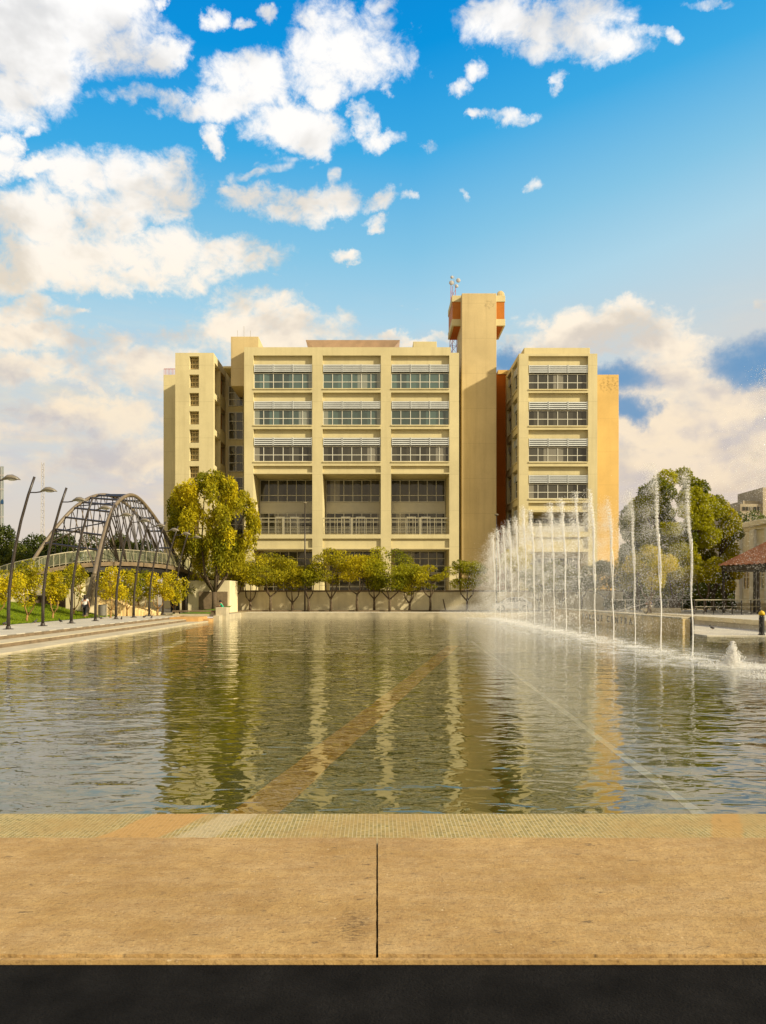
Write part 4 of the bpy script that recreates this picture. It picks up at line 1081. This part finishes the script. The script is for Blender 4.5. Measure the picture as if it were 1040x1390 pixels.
# hangers fan down from each arch to the deck edge
def nearest(path, x_): return min(path, key=lambda p: abs((p.x/p.y)-x_))
for k in range(10, NA-5, 2):
    a = Bpts[k]; q = a.x/a.y+.018
    e = nearest(DR, q); s = MB(); s.tube([a, e], .05, 6); s.build('hanger', M['darksteel'], br)
for k in range(12, NA-8, 3):
    a = Apts[k]; e = nearest(DL, a.x/a.y-.008); s = MB(); s.tube([a, e], .04, 6); s.build('hanger', M['darksteel'], br)
for k in range(14, NA-12, 4):
    a = Apts[k]; e = nearest(DL, a.x/a.y+.02); s = MB(); s.tube([a, e], .04, 6); s.build('hanger', M['tube'], br)
# struts at the feet
for (p_, q_) in ((Apts[6], P(108, 718, 60)), (P(108, 718, 60), Bpts[2])):
    s = MB(); s.tube([p_, q_], .06, 6); s.build('strut', M['tube'], br)
# support pier and foot block
for (pp, wd) in ((deck[10], .6), (deck[20], .6), (deck[44], .8)):
    s = MB(); s.box(pp.x-wd, pp.x+wd, pp.y-.5, pp.y+.5, -.1, pp.z-.45); s.build('pier', M['wall'], br)
for a in (Bpts[-1], Apts[-1]):
    s = MB(); s.box(a.x-.35, a.x+.35, a.y-.4, a.y+.4, -.1, a.z+.15); s.build('foot', M['black'], br)
for a in (Bpts[0], Apts[0]):
    s = MB(); s.tube([a, (a.x-.6, a.y-.3, -.1)], [.21, .21], 10); s.build('foot', M['tube'], br)
# ramp wall left, in front of it the grey low wall
rwv = MB(); 
x0, x1, yw = PX(-80, 63), PX(205, 66), 64.6
rwv.v += [(x0, yw, -.1), (x1, yw+3, -.1), (x1, yw+3, 1.4), (PX(135, 66), yw+1.6, 3.2), (x0, yw, 3.7), (x0, yw+.4, -.1), (x1, yw+3.4, -.1), (x1, yw+3.4, 1.4), (PX(135, 66), yw+2.0, 3.2), (x0, yw+.4, 3.7)]
rwv.f += [(0,1,2,3,4), (9,8,7,6,5), (4,3,8,9), (3,2,7,8), (2,1,6,7), (0,4,9,5)]; rwv.mi = [0]*6
tag(rwv.build('ramp_wall', M['wall']), 'sloping beige ramp wall behind the young trees, under the bridge', 'wall')
s = MB(); s.box(PX(-80, 61), PX(118, 61), 61, 61.4, -.1, 1.55); s.m = 1; s.box(PX(-80, 61), PX(118, 61), 60.9, 61.5, 1.551, 1.66)
tag(s.build('garden_wall', [M['stone_side'], M['stone']], bevel=.01), 'low dark garden wall with pale coping at the back of the lawn', 'wall')
# stair / ramp going up to the right under the bridge
s = MB(); A = (PX(128, 58), 58); B = (PX(205, 60), 60)
for i in range(16):
    f = i/16; x_ = A[0]+(B[0]-A[0])*f; y_ = A[1]+(B[1]-A[1])*f; s.box(x_, x_+.42, y_, y_+3.2, -.1, 1.5-1.45*f)
tag(s.build('stairs', M['quay']), 'flight of tan stairs climbing left under the bridge', 'stairs')
s = MB(); s.box(PX(255, 70), PX(312, 70), 70, 74, -.1, PZ(788, 70)); s.m = 1; s.box(PX(270, 69.9), PX(309, 69.9), 69.85, 69.99, .3, PZ(803, 70))  # second box is solid: the shade of an opening put into its dark colour
tag(s.build('underpass_block', [M['wall'], M['stone_side']], bevel=.02), 'beige concrete block with a dark panel painted as a shaded opening left of the cream retaining wall', 'structure')
gb = heightsheet(PX(240, 66), PX(305, 66), 63, 69.5, 20, 10, lambda x_, y_: .02+max(0, (y_-63.2))/6.3*(.75*(x_-PX(240, 66))/4.5)*.9)
tag(gb.build('grass_bank', M['grass'], smooth=True), kind='structure')

# ------------------------------------------------------------------ litter bin
bn = empty('litter_bin', (PX(143.5, 54), 53.4, .02)); tag(bn, 'grey cylindrical litter bin hung between two posts at the lawn edge', 'bin')
s = MB(); s.lathe((0, 0, .15), [(.22, 0), (.25, .05), (.25, .75), (.27, .78), (.22, .80)], 16); s.build('bucket', M['bin'], bn, smooth=False)
for q in (-1, 1): s = MB(); s.tube([(.31*q, 0, 0), (.31*q, 0, 1.0)], .035, 6); s.build('post', M['stone'], bn)

# ------------------------------------------------------------------ tall thin light poles
for (px, Y, yt, lab) in ((414, 74, 684, 'tall thin street lamp pole standing before the first window bay'), (674, 75.5, 700, 'tall thin dark pole in front of the lift tower')):
    r = empty('street_lamp', (PX(px, Y), Y, 0)); tag(r, lab, 'street lamp'); h = PZ(yt, Y)
    s = MB(); s.tube([(0, 0, 0), (0, 0, h*.5), (0, 0, h)], [.09, .07, .045], 8); s.build('pole', M['darksteel'], r, smooth=True)
    s = MB(); s.lathe((0, 0, h), [(.05, 0), (.2, .05), (.22, .12), (.08, .2)], 12); s.build('lamp_head', M['lampshell'], r)

# ------------------------------------------------------------------ radio mast and left tower, far buildings
rm = lattice('radio_mast', (0, 0, 0), PZ(628, 260), 1.5, M['mast'], 2.4, None, r=.10); rm.location = (PX(59, 260), 260, 0)
tag(rm, 'thin distant lattice radio mast rising above the left skyline', 'mast')
ft = empty('glass_tower', (PX(-20, 170), 170, 0), world=True); tag(ft, 'grey blue tower with a dark blue mark, cut by the left edge', 'building')
s = MB(); tx0, tx1, tx2, tz = PX(-45, 170), PX(5.2, 170), PX(3, 185), PZ(633, 170)
s.v += [(tx0, 170, 0), (tx1, 170, 0), (tx2, 185, 0), (tx0-6, 185, 0), (tx0, 170, tz), (tx1, 170, tz), (tx2, 185, tz), (tx0-6, 185, tz)]
s.f += [(0, 3, 2, 1), (4, 5, 6, 7), (0, 1, 5, 4), (1, 2, 6, 5), (2, 3, 7, 6), (3, 0, 4, 7)]; s.mi += [0]*6
s.build('wall', M['blueglass'], ft)
s = MB()
for i in range(9): s.box(PX(-45, 170), PX(5.0, 170), 169.93, 169.99, PZ(633, 170)-2.2-i*3.2, PZ(633, 170)-1.9-i*3.2)
s.box(PX(1.8, 170), PX(2.4, 170), 169.9, 169.99, 1, PZ(634, 170)); s.build('facade_ribs', M['mast'], ft)
s = MB(); cx_, cz_ = PX(3, 169.8), PZ(682, 169.8)
s.quad((cx_-.45, 169.85, cz_-.3), (cx_+.35, 169.85, cz_-.3), (cx_+.3, 169.85, cz_+.3), (cx_, 169.85, cz_+.85), (cx_-.35, 169.85, cz_+.3)); s.build('sign_mark', M['bluelogo'], ft)
fb = empty('far_building', (PX(1020, 150), 150, 0), world=True); tag(fb, 'far brown flat roofed building above the trees at the right edge', 'building')
s = MB(); s.box(PX(1005, 150), PX(1070, 150), 150, 165, 0, PZ(684, 150)); s.box(PX(1012, 150), PX(1037, 150), 151, 160, PZ(684, 150), PZ(679, 150)); s.box(PX(1034, 150), PX(1060, 150), 149.5, 160, 0, PZ(662, 150)); s.build('wall', M['farwall'], fb)
for i in range(5): s = MB(); s.box(PX(1008+i*5, 150), PX(1011.5+i*5, 150), 149.9, 149.98, PZ(693, 150), PZ(688, 150)); s.build('window', M['glass_dark'], fb)

cb = empty('cream_building', (35, 65, .2), world=True); tag(cb, 'cream classical building with pilasters and cornice behind the red roofed pavilion', 'building')
s = MB(); s.box(35, 52, 56, 72, .2, 7.7); s.build('wall', M['creamwall'], cb)
s = MB(); s.box(34.8, 52, 55.8, 72.2, 7.702, 8.0); s.box(34.55, 52, 55.5, 72.45, 8.002, 8.5); s.build('cornice', M['creamwall'], cb, bevel=.04)
s = MB(); s.box(34.85, 34.998, 56, 72.1, .2, .9); s.build('plinth', M['stone'], cb)
for i in range(6): s = MB(); y_ = 71.3-i*2.7; s.box(34.7, 34.997, y_-.4, y_+.4, .902, 7.70); s.build('pilaster', M['white'], cb, bevel=.02)
for i in range(5): 
    y_ = 69.95-i*2.7; window(y_-.6, y_+.6, 2.2, 5.6, 34.98, 2, 3, M['glass_dark'], parent=cb, place=swap, fm=M['white'])

# ------------------------------------------------------------------ pavilion with red roof
pvn = empty('pavilion', (34.5, 57, .22), world=True); tag(pvn, 'open pavilion with a low pitched red roof on slim dark posts', 'pavilion')
A_, B_, C_, D_ = Vector((27.5, 60, 4.0)), Vector((31.5, 50, 4.0)), Vector((41.5, 54, 4.0)), Vector((37.5, 64, 4.0)); O_ = Vector((34.5, 57, 8.0))
s = MB(); cr = [A_, B_, C_, D_]
NSEG = 22
for k in range(4):
    p, q = cr[k], cr[(k+1) % 4]
    for i in range(NSEG):
        a0 = p.lerp(q, i/NSEG); a1 = p.lerp(q, (i+1)/NSEG); am = p.lerp(q, (i+.5)/NSEG)
        t0, t1, tm = O_+(a0-O_)*.02, O_+(a1-O_)*.02, O_+(am-O_)*.02
        bump_ = Vector((0, 0, .09))
        s.quad(a0, am+bump_, tm+bump_*.1, t0); s.quad(am+bump_, a1, t1, tm+bump_*.1)
s.build('roof', M['roofterra'], pvn)
s = MB()
for k in range(4):
    p, q = cr[k], cr[(k+1) % 4]; s.quad(p-Vector((0, 0, .42)), q-Vector((0, 0, .42)), q-Vector((0, 0, .02)), p-Vector((0, 0, .02)))
s.quad(*[c-Vector((0, 0, .42)) for c in cr]); s.build('fascia', M['darksteel'], pvn)
ctr = Vector((34.5, 57, 0))
for (p, q) in ((A_, B_), (B_, C_), (C_, D_), (D_, A_)):
    for f in (0.0, .33, .66):
        c = p.lerp(q, f); c = ctr+(Vector((c.x, c.y, 0))-ctr)*.93
        s = MB(); s.box(c.x-.08, c.x+.08, c.y-.08, c.y+.08, .22, 3.6); s.build('post', M['darksteel'], pvn)
# railing on the terrace
tr = empty('terrace_railing', (25, 54, .22), world=True); tag(tr, 'low dark metal railing on the terrace left of the pavilion', 'railing')
for i in range(9):
    x_ = 23.4+i*.75; y_ = 54.5+i*.12; s = MB(); s.box(x_-.03, x_+.03, y_-.03, y_+.03, .22, 1.3); s.build('post', M['darksteel'], tr)
s = MB(); s.tube([(23.4, 54.5, 1.3), (29.4, 55.46, 1.3)], .035, 6); s.tube([(23.4, 54.5, .8), (29.4, 55.46, .8)], .02, 6); s.build('handrail', M['rail'], tr)
tr = empty('garden_railing', (19, 62, .22), world=True); tag(tr, 'thin pale railing with a sloping handrail beside the seated person in navy', 'railing')
for i in range(7):
    x_ = 19.6+i*1.2; s = MB(); s.box(x_-.025, x_+.025, 61.98, 62.02, .22, 1.25); s.build('post', M['rail'], tr)
s = MB(); s.tube([(19.6, 62, 1.25), (26.8, 62, 1.25)], .03, 6); s.tube([(20.2, 61.8, .35), (22.6, 61.8, 1.0)], .03, 6); s.build('handrail', M['mast'], tr)

bo = empty('bollard', (PX(1034, 37.3), 37.3, -.345)); tag(bo, 'black round bollard with a yellow band at the water edge on the right', 'bollard')
s = MB(); s.lathe((0, 0, 0), [(.16, 0), (.16, .04), (.13, .06), (.13, 1.0), (.11, 1.02)], 16); s.build('shaft', M['black'], bo)
s = MB(); s.lathe((0, 0, 1.0), [(.145, 0), (.145, .12), (.09, .20), (.02, .24)], 16); s.build('cap', M['yellow'], bo, smooth=True)

# ------------------------------------------------------------------ car
ca = empty('parked_car', (PX(695, 73.2), 73.2, .01)); tag(ca, 'small white car parked behind the spray at the far end of the pool', 'car')
prof = [(-1.85, .32), (-1.88, .62), (-1.78, .78), (-1.05, .92), (-.45, 1.36), (.15, 1.44), (.95, 1.40), (1.55, 1.0), (1.80, .92), (1.86, .6), (1.82, .32)]
s = MB(); wc = .80; inner = .66
ys = [(-wc, 0), (wc, 0)]
def yw_(z): return wc if z < .95 else wc-(z-.95)*.38
b = len(s.v)
for sgn in (-1, 1):
    for (x_, z) in prof: s.v.append((x_, sgn*yw_(z), z))
npf = len(prof)
s.f.append(tuple(range(npf))); s.f.append(tuple(reversed(range(npf, 2*npf)))); s.mi += [0, 0]
for i in range(npf): j = (i+1) % npf; s.f.append((i, npf+i, npf+j, j)); s.mi.append(0)
s.build('body', M['carpaint'], ca, bevel=.05)
for sgn in (-1, 1):
    for (p0, p1, p2, p3) in (((-.92, .98), (-.42, 1.32), (.18, 1.38), (.18, .98)), ((.25, .98), (.25, 1.38), (.92, 1.34), (1.38, 1.0))):
        s = MB(); o_ = lambda q: (q[0], sgn*(yw_(q[1])+.012), q[1]); s.quad(*[o_(q) for q in (p0, p1, p2, p3)]); s.build('window', M['glass_dark'], ca)
    for x_ in (-1.15, 1.15):
        s = MB(); s.lathe((0, 0, -.1), [(.20, 0), (.31, .01), (.33, .05), (.33, .17), (.31, .2), (.20, .2)], 20); wo = s.build('wheel', M['rubber'], ca)
        wo.rotation_euler = (R(90), 0, 0); wo.location = (x_, sgn*.75, .33)
        s = MB(); s.lathe((0, 0, -.105), [(.05, 0), (.19, .004), (.20, .21), (.05, .215)], 14); s.build('rim', M['chrome'], wo)
    s = MB(); s.box(-1.885, -1.72, sgn*.5, sgn*.72, .60, .74); s.build('headlight', M['lens'], ca, bevel=.02)
    s = MB(); s.box(1.70, 1.868, sgn*.55, sgn*.74, .68, .88); s.build('tail_light', M['carlamp'], ca, bevel=.02)

# ------------------------------------------------------------------ people
def skin(name, verts, edges, radii, mat, parent, root=0, sub=1):
    me = bpy.data.meshes.new(name); bm = bmesh.new(); ly = bm.verts.layers.skin.verify(); vs = [bm.verts.new(v_) for v_ in verts]
    for a, b in edges: bm.edges.new((vs[a], vs[b]))
    for v_, r_ in zip(vs, radii): v_[ly].radius = (r_, r_) if not hasattr(r_, '__len__') else r_
    vs[root][ly].use_root = True
    bm.to_mesh(me); bm.free(); me.materials.append(mat)
    o = bpy.data.objects.new(name, me); col.objects.link(o); o.parent = parent
    o.modifiers.new('skin', 'SKIN'); ss = o.modifiers.new('sub', 'SUBSURF'); ss.levels = sub; ss.render_levels = sub
    for md in o.modifiers:
        if md.type == 'SKIN': md.use_smooth_shade = True
    return o
def person(label, loc, rz, J, top, bottom, longhair=True, shoes='black'):
    """J: joints in metres: pelvis, chest, neck, head, (l/r) shoulder elbow wrist hand, hip knee ankle toe"""
    r = empty('person', loc, rz); tag(r, label, 'person')
    keys = ['pelvis', 'waist', 'chest', 'neck', 'head', 'crown']
    vs = [J[k] for k in keys]; ed = [(0, 1), (1, 2), (2, 3), (3, 4), (4, 5)]; rd = [.125, .11, .125, .05, .088, .07]
    for sgn in 'lr':
        b = len(vs)
        vs += [J['shoulder_'+sgn], J['elbow_'+sgn], J['wrist_'+sgn], J['hand_'+sgn]]; rd += [.055, .042, .027, .034]; ed += [(2, b), (b, b+1), (b+1, b+2), (b+2, b+3)]
        hd = Vector(J['hand_'+sgn]); d = (hd-Vector(J['wrist_'+sgn])).normalized(); sd_ = d.cross(Vector((1, 0, 0)))
        if sd_.length < .2: sd_ = Vector((0, 1, 0))
        sd_.normalize()
        for k, (o_, ln) in enumerate(((-.030, .065), (-.010, .08), (.010, .075), (.030, .06))):
            vs.append(tuple(hd+sd_*o_+d*.03)); vs.append(tuple(hd+sd_*o_*1.2+d*ln+Vector((0, .01, 0)))); rd += [.010, .008]
            q = len(vs)-2; ed += [(b+3, q), (q, q+1)]
        vs.append(tuple(hd-sd_*.055+d*.01)); rd.append(.010); ed.append((b+3, len(vs)-1))
        b = len(vs); vs += [J['hip_'+sgn], J['knee_'+sgn], J['ankle_'+sgn], J['toe_'+sgn]]; rd += [.085, .058, .038, .03]; ed += [(0, b), (b, b+1), (b+1, b+2), (b+2, b+3)]
    skin('body', vs, ed, rd, M['skin'], r)
    v2 = [J['pelvis'], J['waist'], J['chest'], tuple(Vector(J['chest']).lerp(Vector(J['neck']), .55))]; r2 = [.145, .128, .145, .075]; e2 = [(0, 1), (1, 2), (2, 3)]
    for sgn in 'lr':
        b = len(v2); s_, e_ = Vector(J['shoulder_'+sgn]), Vector(J['elbow_'+sgn]); v2 += [tuple(s_), tuple(s_.lerp(e_, .55))]; r2 += [.07, .06]; e2 += [(2, b), (b, b+1)]
    skin('shirt', v2, e2, r2, top, r, 1)
    v3 = [J['pelvis']]; r3 = [.15]; e3 = []
    for sgn in 'lr':
        b = len(v3); v3 += [J['hip_'+sgn], J['knee_'+sgn], tuple(Vector(J['ankle_'+sgn]).lerp(Vector(J['knee_'+sgn]), .12))]; r3 += [.105, .07, .055]; e3 += [(0, b), (b, b+1), (b+1, b+2)]
    skin('trousers', v3, e3, r3, bottom, r)
    for sgn in 'lr':
        a, t_ = Vector(J['ankle_'+sgn]), Vector(J['toe_'+sgn]); s = MB(); c = a.lerp(t_, .5); c.z = min(a.z, t_.z)-.01
        s.ellipsoid(c, (.05, max(.12, (t_-a).length*.75), .045)); s.build('shoe', M[shoes] if shoes in M else M['black'], r, smooth=True)
    hd, cr_, nk = Vector(J['head']), Vector(J['crown']), Vector(J['neck'])
    f = Vector((0, 1, 0))
    s = MB(); s.ellipsoid(hd.lerp(cr_, .45)-f*.015, (.098, .108, .115), 14, 10)
    if longhair: s.ellipsoid(hd-f*.06-Vector((0, 0, .10)), (.10, .06, .20), 12, 8)
    s.build('hair', M['hair'], r, smooth=True)
    s = MB(); fc_ = hd+f*.085
    s.ellipsoid(fc_+Vector((0, .012, -.01)), (.014, .02, .022)); s.build('nose', M['skin'], r, smooth=True)
    s = MB()
    for q in (-.032, .032): s.ellipsoid(fc_+Vector((q, -.008, .02)), (.012, .010, .008), 8, 6)
    s.build('eyes', M['black'], r)
    return r
J = dict(pelvis=(0, 0, .92), waist=(0, .01, 1.08), chest=(0, .02, 1.27), neck=(0, .02, 1.42), head=(0, .035, 1.54), crown=(0, .03, 1.62),
 shoulder_l=(-.17, .02, 1.34), elbow_l=(-.23, -.04, 1.07), wrist_l=(-.25, .06, .84), hand_l=(-.25, .09, .77),
 shoulder_r=(.17, .02, 1.34), elbow_r=(.25, .08, 1.09), wrist_r=(.30, -.02, .88), hand_r=(.31, -.02, .80),
 hip_l=(-.09, 0, .88), knee_l=(-.08, .14, .50), ankle_l=(-.07, .10, .09), toe_l=(-.07, .24, .04),
 hip_r=(.09, 0, .88), knee_r=(.07, -.02, .48), ankle_r=(.05, -.24, .14), toe_r=(.05, -.13, .04))
person('long haired woman in white top and black trousers walking away on the promenade', (PX(115.5, 53), 53, .0), R(8), J, M['cloth_white'], M['cloth_black'])
JS = dict(pelvis=(0, 0, .10), waist=(0, .04, .27), chest=(0, .12, .46), neck=(0, .17, .60), head=(0, .22, .71), crown=(0, .22, .79),
 shoulder_l=(-.18, .12, .53), elbow_l=(-.24, .28, .32), wrist_l=(-.12, .46, .30), hand_l=(-.06, .51, .30),
 shoulder_r=(.18, .12, .53), elbow_r=(.24, .28, .32), wrist_r=(.12, .46, .28), hand_r=(.06, .51, .27),
 hip_l=(-.10, .03, .10), knee_l=(-.14, .45, .12), ankle_l=(-.12, .50, -.28), toe_l=(-.12, .64, -.34),
 hip_r=(.10, .03, .10), knee_r=(.14, .45, .12), ankle_r=(.13, .48, -.28), toe_r=(.13, .62, -.34))
person('person in a bright green top sitting behind the pale concrete block', (PX(304, 62), 61.6, .40), R(95), JS, M['cloth_green'], M['cloth_black'], False)
person('person in navy bending forward on the terrace above the quay wall', (PX(907, 57), 60.6, .62), R(120), JS, M['cloth_navy'], M['cloth_grey'], False)
s = MB(); s.box(PX(304, 62)-.9, PX(304, 62)+.25, 61.3, 61.9, 0, .37); tag(s.build('stone_bench', M['stone_side'], bevel=.02), 'dark stone bench under the person in green', 'bench')
s = MB(); s.box(PX(907, 60.6)-2, PX(907, 60.6)+1, 60.4, 60.9, .22, .60); tag(s.build('stone_bench', M['stone'], bevel=.02), 'pale stone bench under the person in navy', 'bench')

# ------------------------------------------------------------------ pigeons
def pigeon():
    r = empty('pigeon')
    s = MB(); s.ellipsoid((0, 0, .12), (.13, .06, .065), 12, 8, Matrix.Rotation(R(-18), 3, 'Y')); s.ellipsoid((.11, 0, .19), (.035, .032, .06), 10, 6, Matrix.Rotation(R(15), 3, 'Y')); s.ellipsoid((.13, 0, .245), (.034, .028, .028), 10, 6)
    s.build('body', M['feather'], r, smooth=True)
    s = MB(); s.tube([(.155, 0, .245), (.185, 0, .235)], [.008, .003], 5); s.build('beak', M['black'], r)
    s = MB(); s.quad((-.10, -.03, .10), (-.10, .03, .10), (-.22, .035, .06), (-.22, -.035, .06)); s.quad((-.10, -.03, .085), (-.22, -.035, .05), (-.22, .035, .05), (-.10, .03, .085)); s.build('tail', M['feather'], r)
    for q in (-.02, .02): s = MB(); s.tube([(0, q, .07), (0, q, 0)], .006, 4); s.build('leg', M['redwhite'], r)
    return r
pg = pigeon()
for i, (px, Y, z, lab) in enumerate([(6, 40, .02, 'near the foot of the first lamp post'), (48, 43, .02, 'on the lawn edge between the first two lamp posts'), (82, 44, .02, 'between the second and third lamp posts'), (137, 50, 0, 'near the litter bin'),
   (165, 49, 0, 'right of the fifth lamp post'), (196, 53, 0, 'before the seventh lamp post'), (206, 52, 0, 'right of the seventh lamp post'), (967, 43, -.345, 'on the grey apron by the quay wall end')]):
    o = pg if i == 0 else copy_tree(pg); o.location = (PX(px, Y), Y, z); o.rotation_euler = (0, 0, i*1.3)
    tag(o, 'small dark pigeon standing '+lab, 'bird', 'pigeons around the pool')

# ------------------------------------------------------------------ fountain
def wetmat(name, d, g_):
    m, nt, out = newmat(name); n = N(nt)
    a = n.node('ShaderNodeBsdfDiffuse'); a.inputs[0].default_value = (.90, .90, .88, 1)
    t = n.node('ShaderNodeBsdfTranslucent'); t.inputs[0].default_value = (.34, .32, .29, 1)
    gl = n.node('ShaderNodeBsdfGlossy'); gl.inputs[1].default_value = .15
    m1 = n.node('ShaderNodeAddShader'); n.lk(a.outputs[0], m1.inputs[0]); n.lk(t.outputs[0], m1.inputs[1])
    m2 = n.node('ShaderNodeMixShader'); m2.inputs[0].default_value = g_; n.lk(m1.outputs[0], m2.inputs[1]); n.lk(gl.outputs[0], m2.inputs[2])
    n.lk(m2.outputs[0], out.inputs[0]); return m
M['drop'] = wetmat('water_drops', .8, .12); M['stream'] = wetmat('water_stream', .8, .3)
TET = np.array([(1, 1, 1), (-1, -1, 1), (-1, 1, -1), (1, -1, -1)])*.6
def drops(name, p, sz, mat, parent):
    n_ = len(p); V = (p[:, None, :]+TET[None]*sz[:, None, None]).reshape(-1, 3)
    me = bpy.data.meshes.new(name); me.vertices.add(n_*4); me.vertices.foreach_set('co', V.astype(np.float32).ravel())
    fi = np.array([0,1,2, 0,3,1, 0,2,3, 1,3,2]); idx = (np.arange(n_)[:, None]*4+fi[None]).ravel().astype(np.int32)
    me.loops.add(n_*12); me.loops.foreach_set('vertex_index', idx); me.polygons.add(n_*4)
    me.polygons.foreach_set('loop_start', np.arange(0, n_*12, 3, dtype=np.int32)); me.polygons.foreach_set('loop_total', np.full(n_*4, 3, dtype=np.int32))
    me.update(); me.materials.append(mat); o = bpy.data.objects.new(name, me); col.objects.link(o); o.parent = parent; return o
def jet(seed, H=1.0, ns=12500, small=1.0):
    """unit jet: height scaled later; wind carries the spray to -x"""
    rng = np.random.default_rng(seed); rnd = random.Random(seed)
    r = empty('fountain_jet')
    s = MB(); pts, rad = [], []
    ph = rnd.uniform(0, 6)
    for i in range(40):
        z = 7*.62*i/39; pts.append((.03*math.sin(z*1.7+ph)*z*.35-.004*z*z, .02*math.cos(z*2.1+ph), z)); rad.append(.022*(1-.3*i/39)*(1+.30*math.sin(i*2.1+ph)*(i/39)+rnd.uniform(-.2, .2)*i/39))
    s.tube(pts, rad, 7); s.build('water_column', M['stream'], r, smooth=True)
    # rising core of drops, beaded, thinning towards its top
    n1 = int(ns*.22); f = rng.beta(1.6, 1.9, n1); f = np.where(rng.random(n1) < .6, f, np.round(f*34)/34+rng.normal(0, .004, n1)); z = 7*(.30+.70*f)
    sx_ = .012+.055*f**2; x_ = rng.normal(0, 1, n1)*sx_-.0045*z*z+.03*np.sin(z*1.9+seed); y_ = rng.normal(0, 1, n1)*sx_
    p1 = np.stack([x_, y_, z], 1); s1 = rng.uniform(.009, .024, n1)
    # falling veil, carried left
    n2 = ns-n1; fall = rng.random(n2)**1.7; peak = 7*(1-.42*rng.beta(1.3, 2.2, n2)); z = peak*(1-fall*.93)
    dr = rng.gamma(1.6, .30, n2); hh = 1-peak/7
    x_ = -.0045*peak*peak-dr*(.25+2.2*hh+1.7*fall)+rng.normal(0, .03, n2)+rng.normal(0, .10, n2)*hh*2; y_ = rng.normal(0, .06+.5*fall+.3*hh, n2)
    # clumpy threads
    cl = np.sin(z*3.1+x_*5+seed)+np.sin(z*7.7-x_*3+seed*2); keep = rng.random(n2) < (.55+.22*cl)
    p2 = np.stack([x_, y_, z], 1)[keep]; s2 = rng.uniform(.007, .018, len(p2))
    drops('spray', np.concatenate([p1, p2]), np.concatenate([s1, s2])*small, M['drop'], r)
    # splash ring where the water lands
    n3 = 1100; a = rng.random(n3)*2*np.pi; q = rng.random(n3)**.7*.7
    p3 = np.stack([np.cos(a)*q-.15, np.sin(a)*q, rng.random(n3)**3*.28*(1-q*.8)], 1); drops('splash', p3, rng.uniform(.005, .013, n3), M['drop'], r)
    return r
near = [jet(i+1, ns=24000, small=.60) for i in range(4)]; far = [jet(i+11, ns=14000, small=1.1) for i in range(4)]
used = set()
tops = [632, 627, 660, 672, 662, 665, 675, 680, 705, 690, 685, 700, 705, 712, 716, 722]
for i, yt in enumerate(tops):
    Yj = 24.5+2.73*i; k = i % 4
    o = near[i] if i < 4 else far[k] if k not in used else copy_tree(far[k])
    if i >= 4: used.add(k)
    o.location = (10.45, Yj, WATER); h = (PZ(yt, Yj)-WATER)/7.0
    o.scale = (1+.15*math.sin(i*2.3), 1, h)
    lab = f'tall white water jet with spray blown left, {ordn[i]} tall one from the right'
    if i == len(tops)-1: lab = 'farthest tall water jet, in front of the lift tower'
    tag(o, lab, 'water jet', 'tall fountain jets in a row')
o = jet(9, ns=16000, small=.45); o.location = (10.35, 18.9, WATER); o.scale = (1.25, 1, 1.16)
tag(o, 'nearest tall jet, only its blown spray seen at the right edge', 'water jet', 'tall fountain jets in a row')
# low bubbling jet
r = empty('low_jet', (10.5, 21.85, WATER)); tag(r, 'short bubbling water jet in the pool near the right edge', 'water jet')
rng = np.random.default_rng(77); n1 = 2600; f = rng.random(n1)
p_ = np.stack([rng.normal(0, 1, n1)*(.02+.16*(1-f)), rng.normal(0, 1, n1)*(.02+.16*(1-f)), .75*f*rng.random(n1)**.3], 1); drops('spray', p_, rng.uniform(.008, .02, n1), M['drop'], r)
s = MB(); s.tube([(0, 0, 0), (.01, 0, .2), (0, 0, .36)], [.035, .025, .012], 7); s.build('water_column', M['stream'], r, smooth=True)
n3 = 2600; a = rng.random(n3)*2*np.pi; q = rng.random(n3)**.6*1.0; drops('splash', np.stack([np.cos(a)*q, np.sin(a)*q, rng.random(n3)**3*.08], 1), rng.uniform(.006, .016, n3), M['drop'], r)
# drifting mist: soft volume around the row
def mist(name, c, r_, dens_, label):
    s = MB(); s.ellipsoid((0, 0, 0), r_, 24, 16); m, nt, out = newmat(name); n = N(nt)
    vol = n.node('ShaderNodeVolumePrincipled'); vol.inputs['Color'].default_value = (.97, .96, .93, 1); vol.inputs['Density'].default_value = dens_; vol.inputs['Anisotropy'].default_value = 0.0
    n.lk(vol.outputs[0], out.inputs['Volume']); o = s.build(name, m, smooth=True); o.location = c; tag(o, label, 'mist', kind='stuff'); return o
mist('mist', (9.9, 47, 2.3), (1.8, 24, 3.6), .012, 'pale drifting mist hanging around the row of tall jets')
mist('low_mist', (8.2, 52, .2), (3.6, 18, .9), .012, 'low white mist lying on the water left of the jets')

# bounces
sc.cycles.max_bounces = 8; sc.cycles.transparent_max_bounces = 24; sc.cycles.volume_bounces = 3
sc.cycles.caustics_reflective = False; sc.cycles.caustics_refractive = False
sc.cycles.use_denoising = True
for o in bpy.data.objects:
    if '_world' in o: del o['_world']
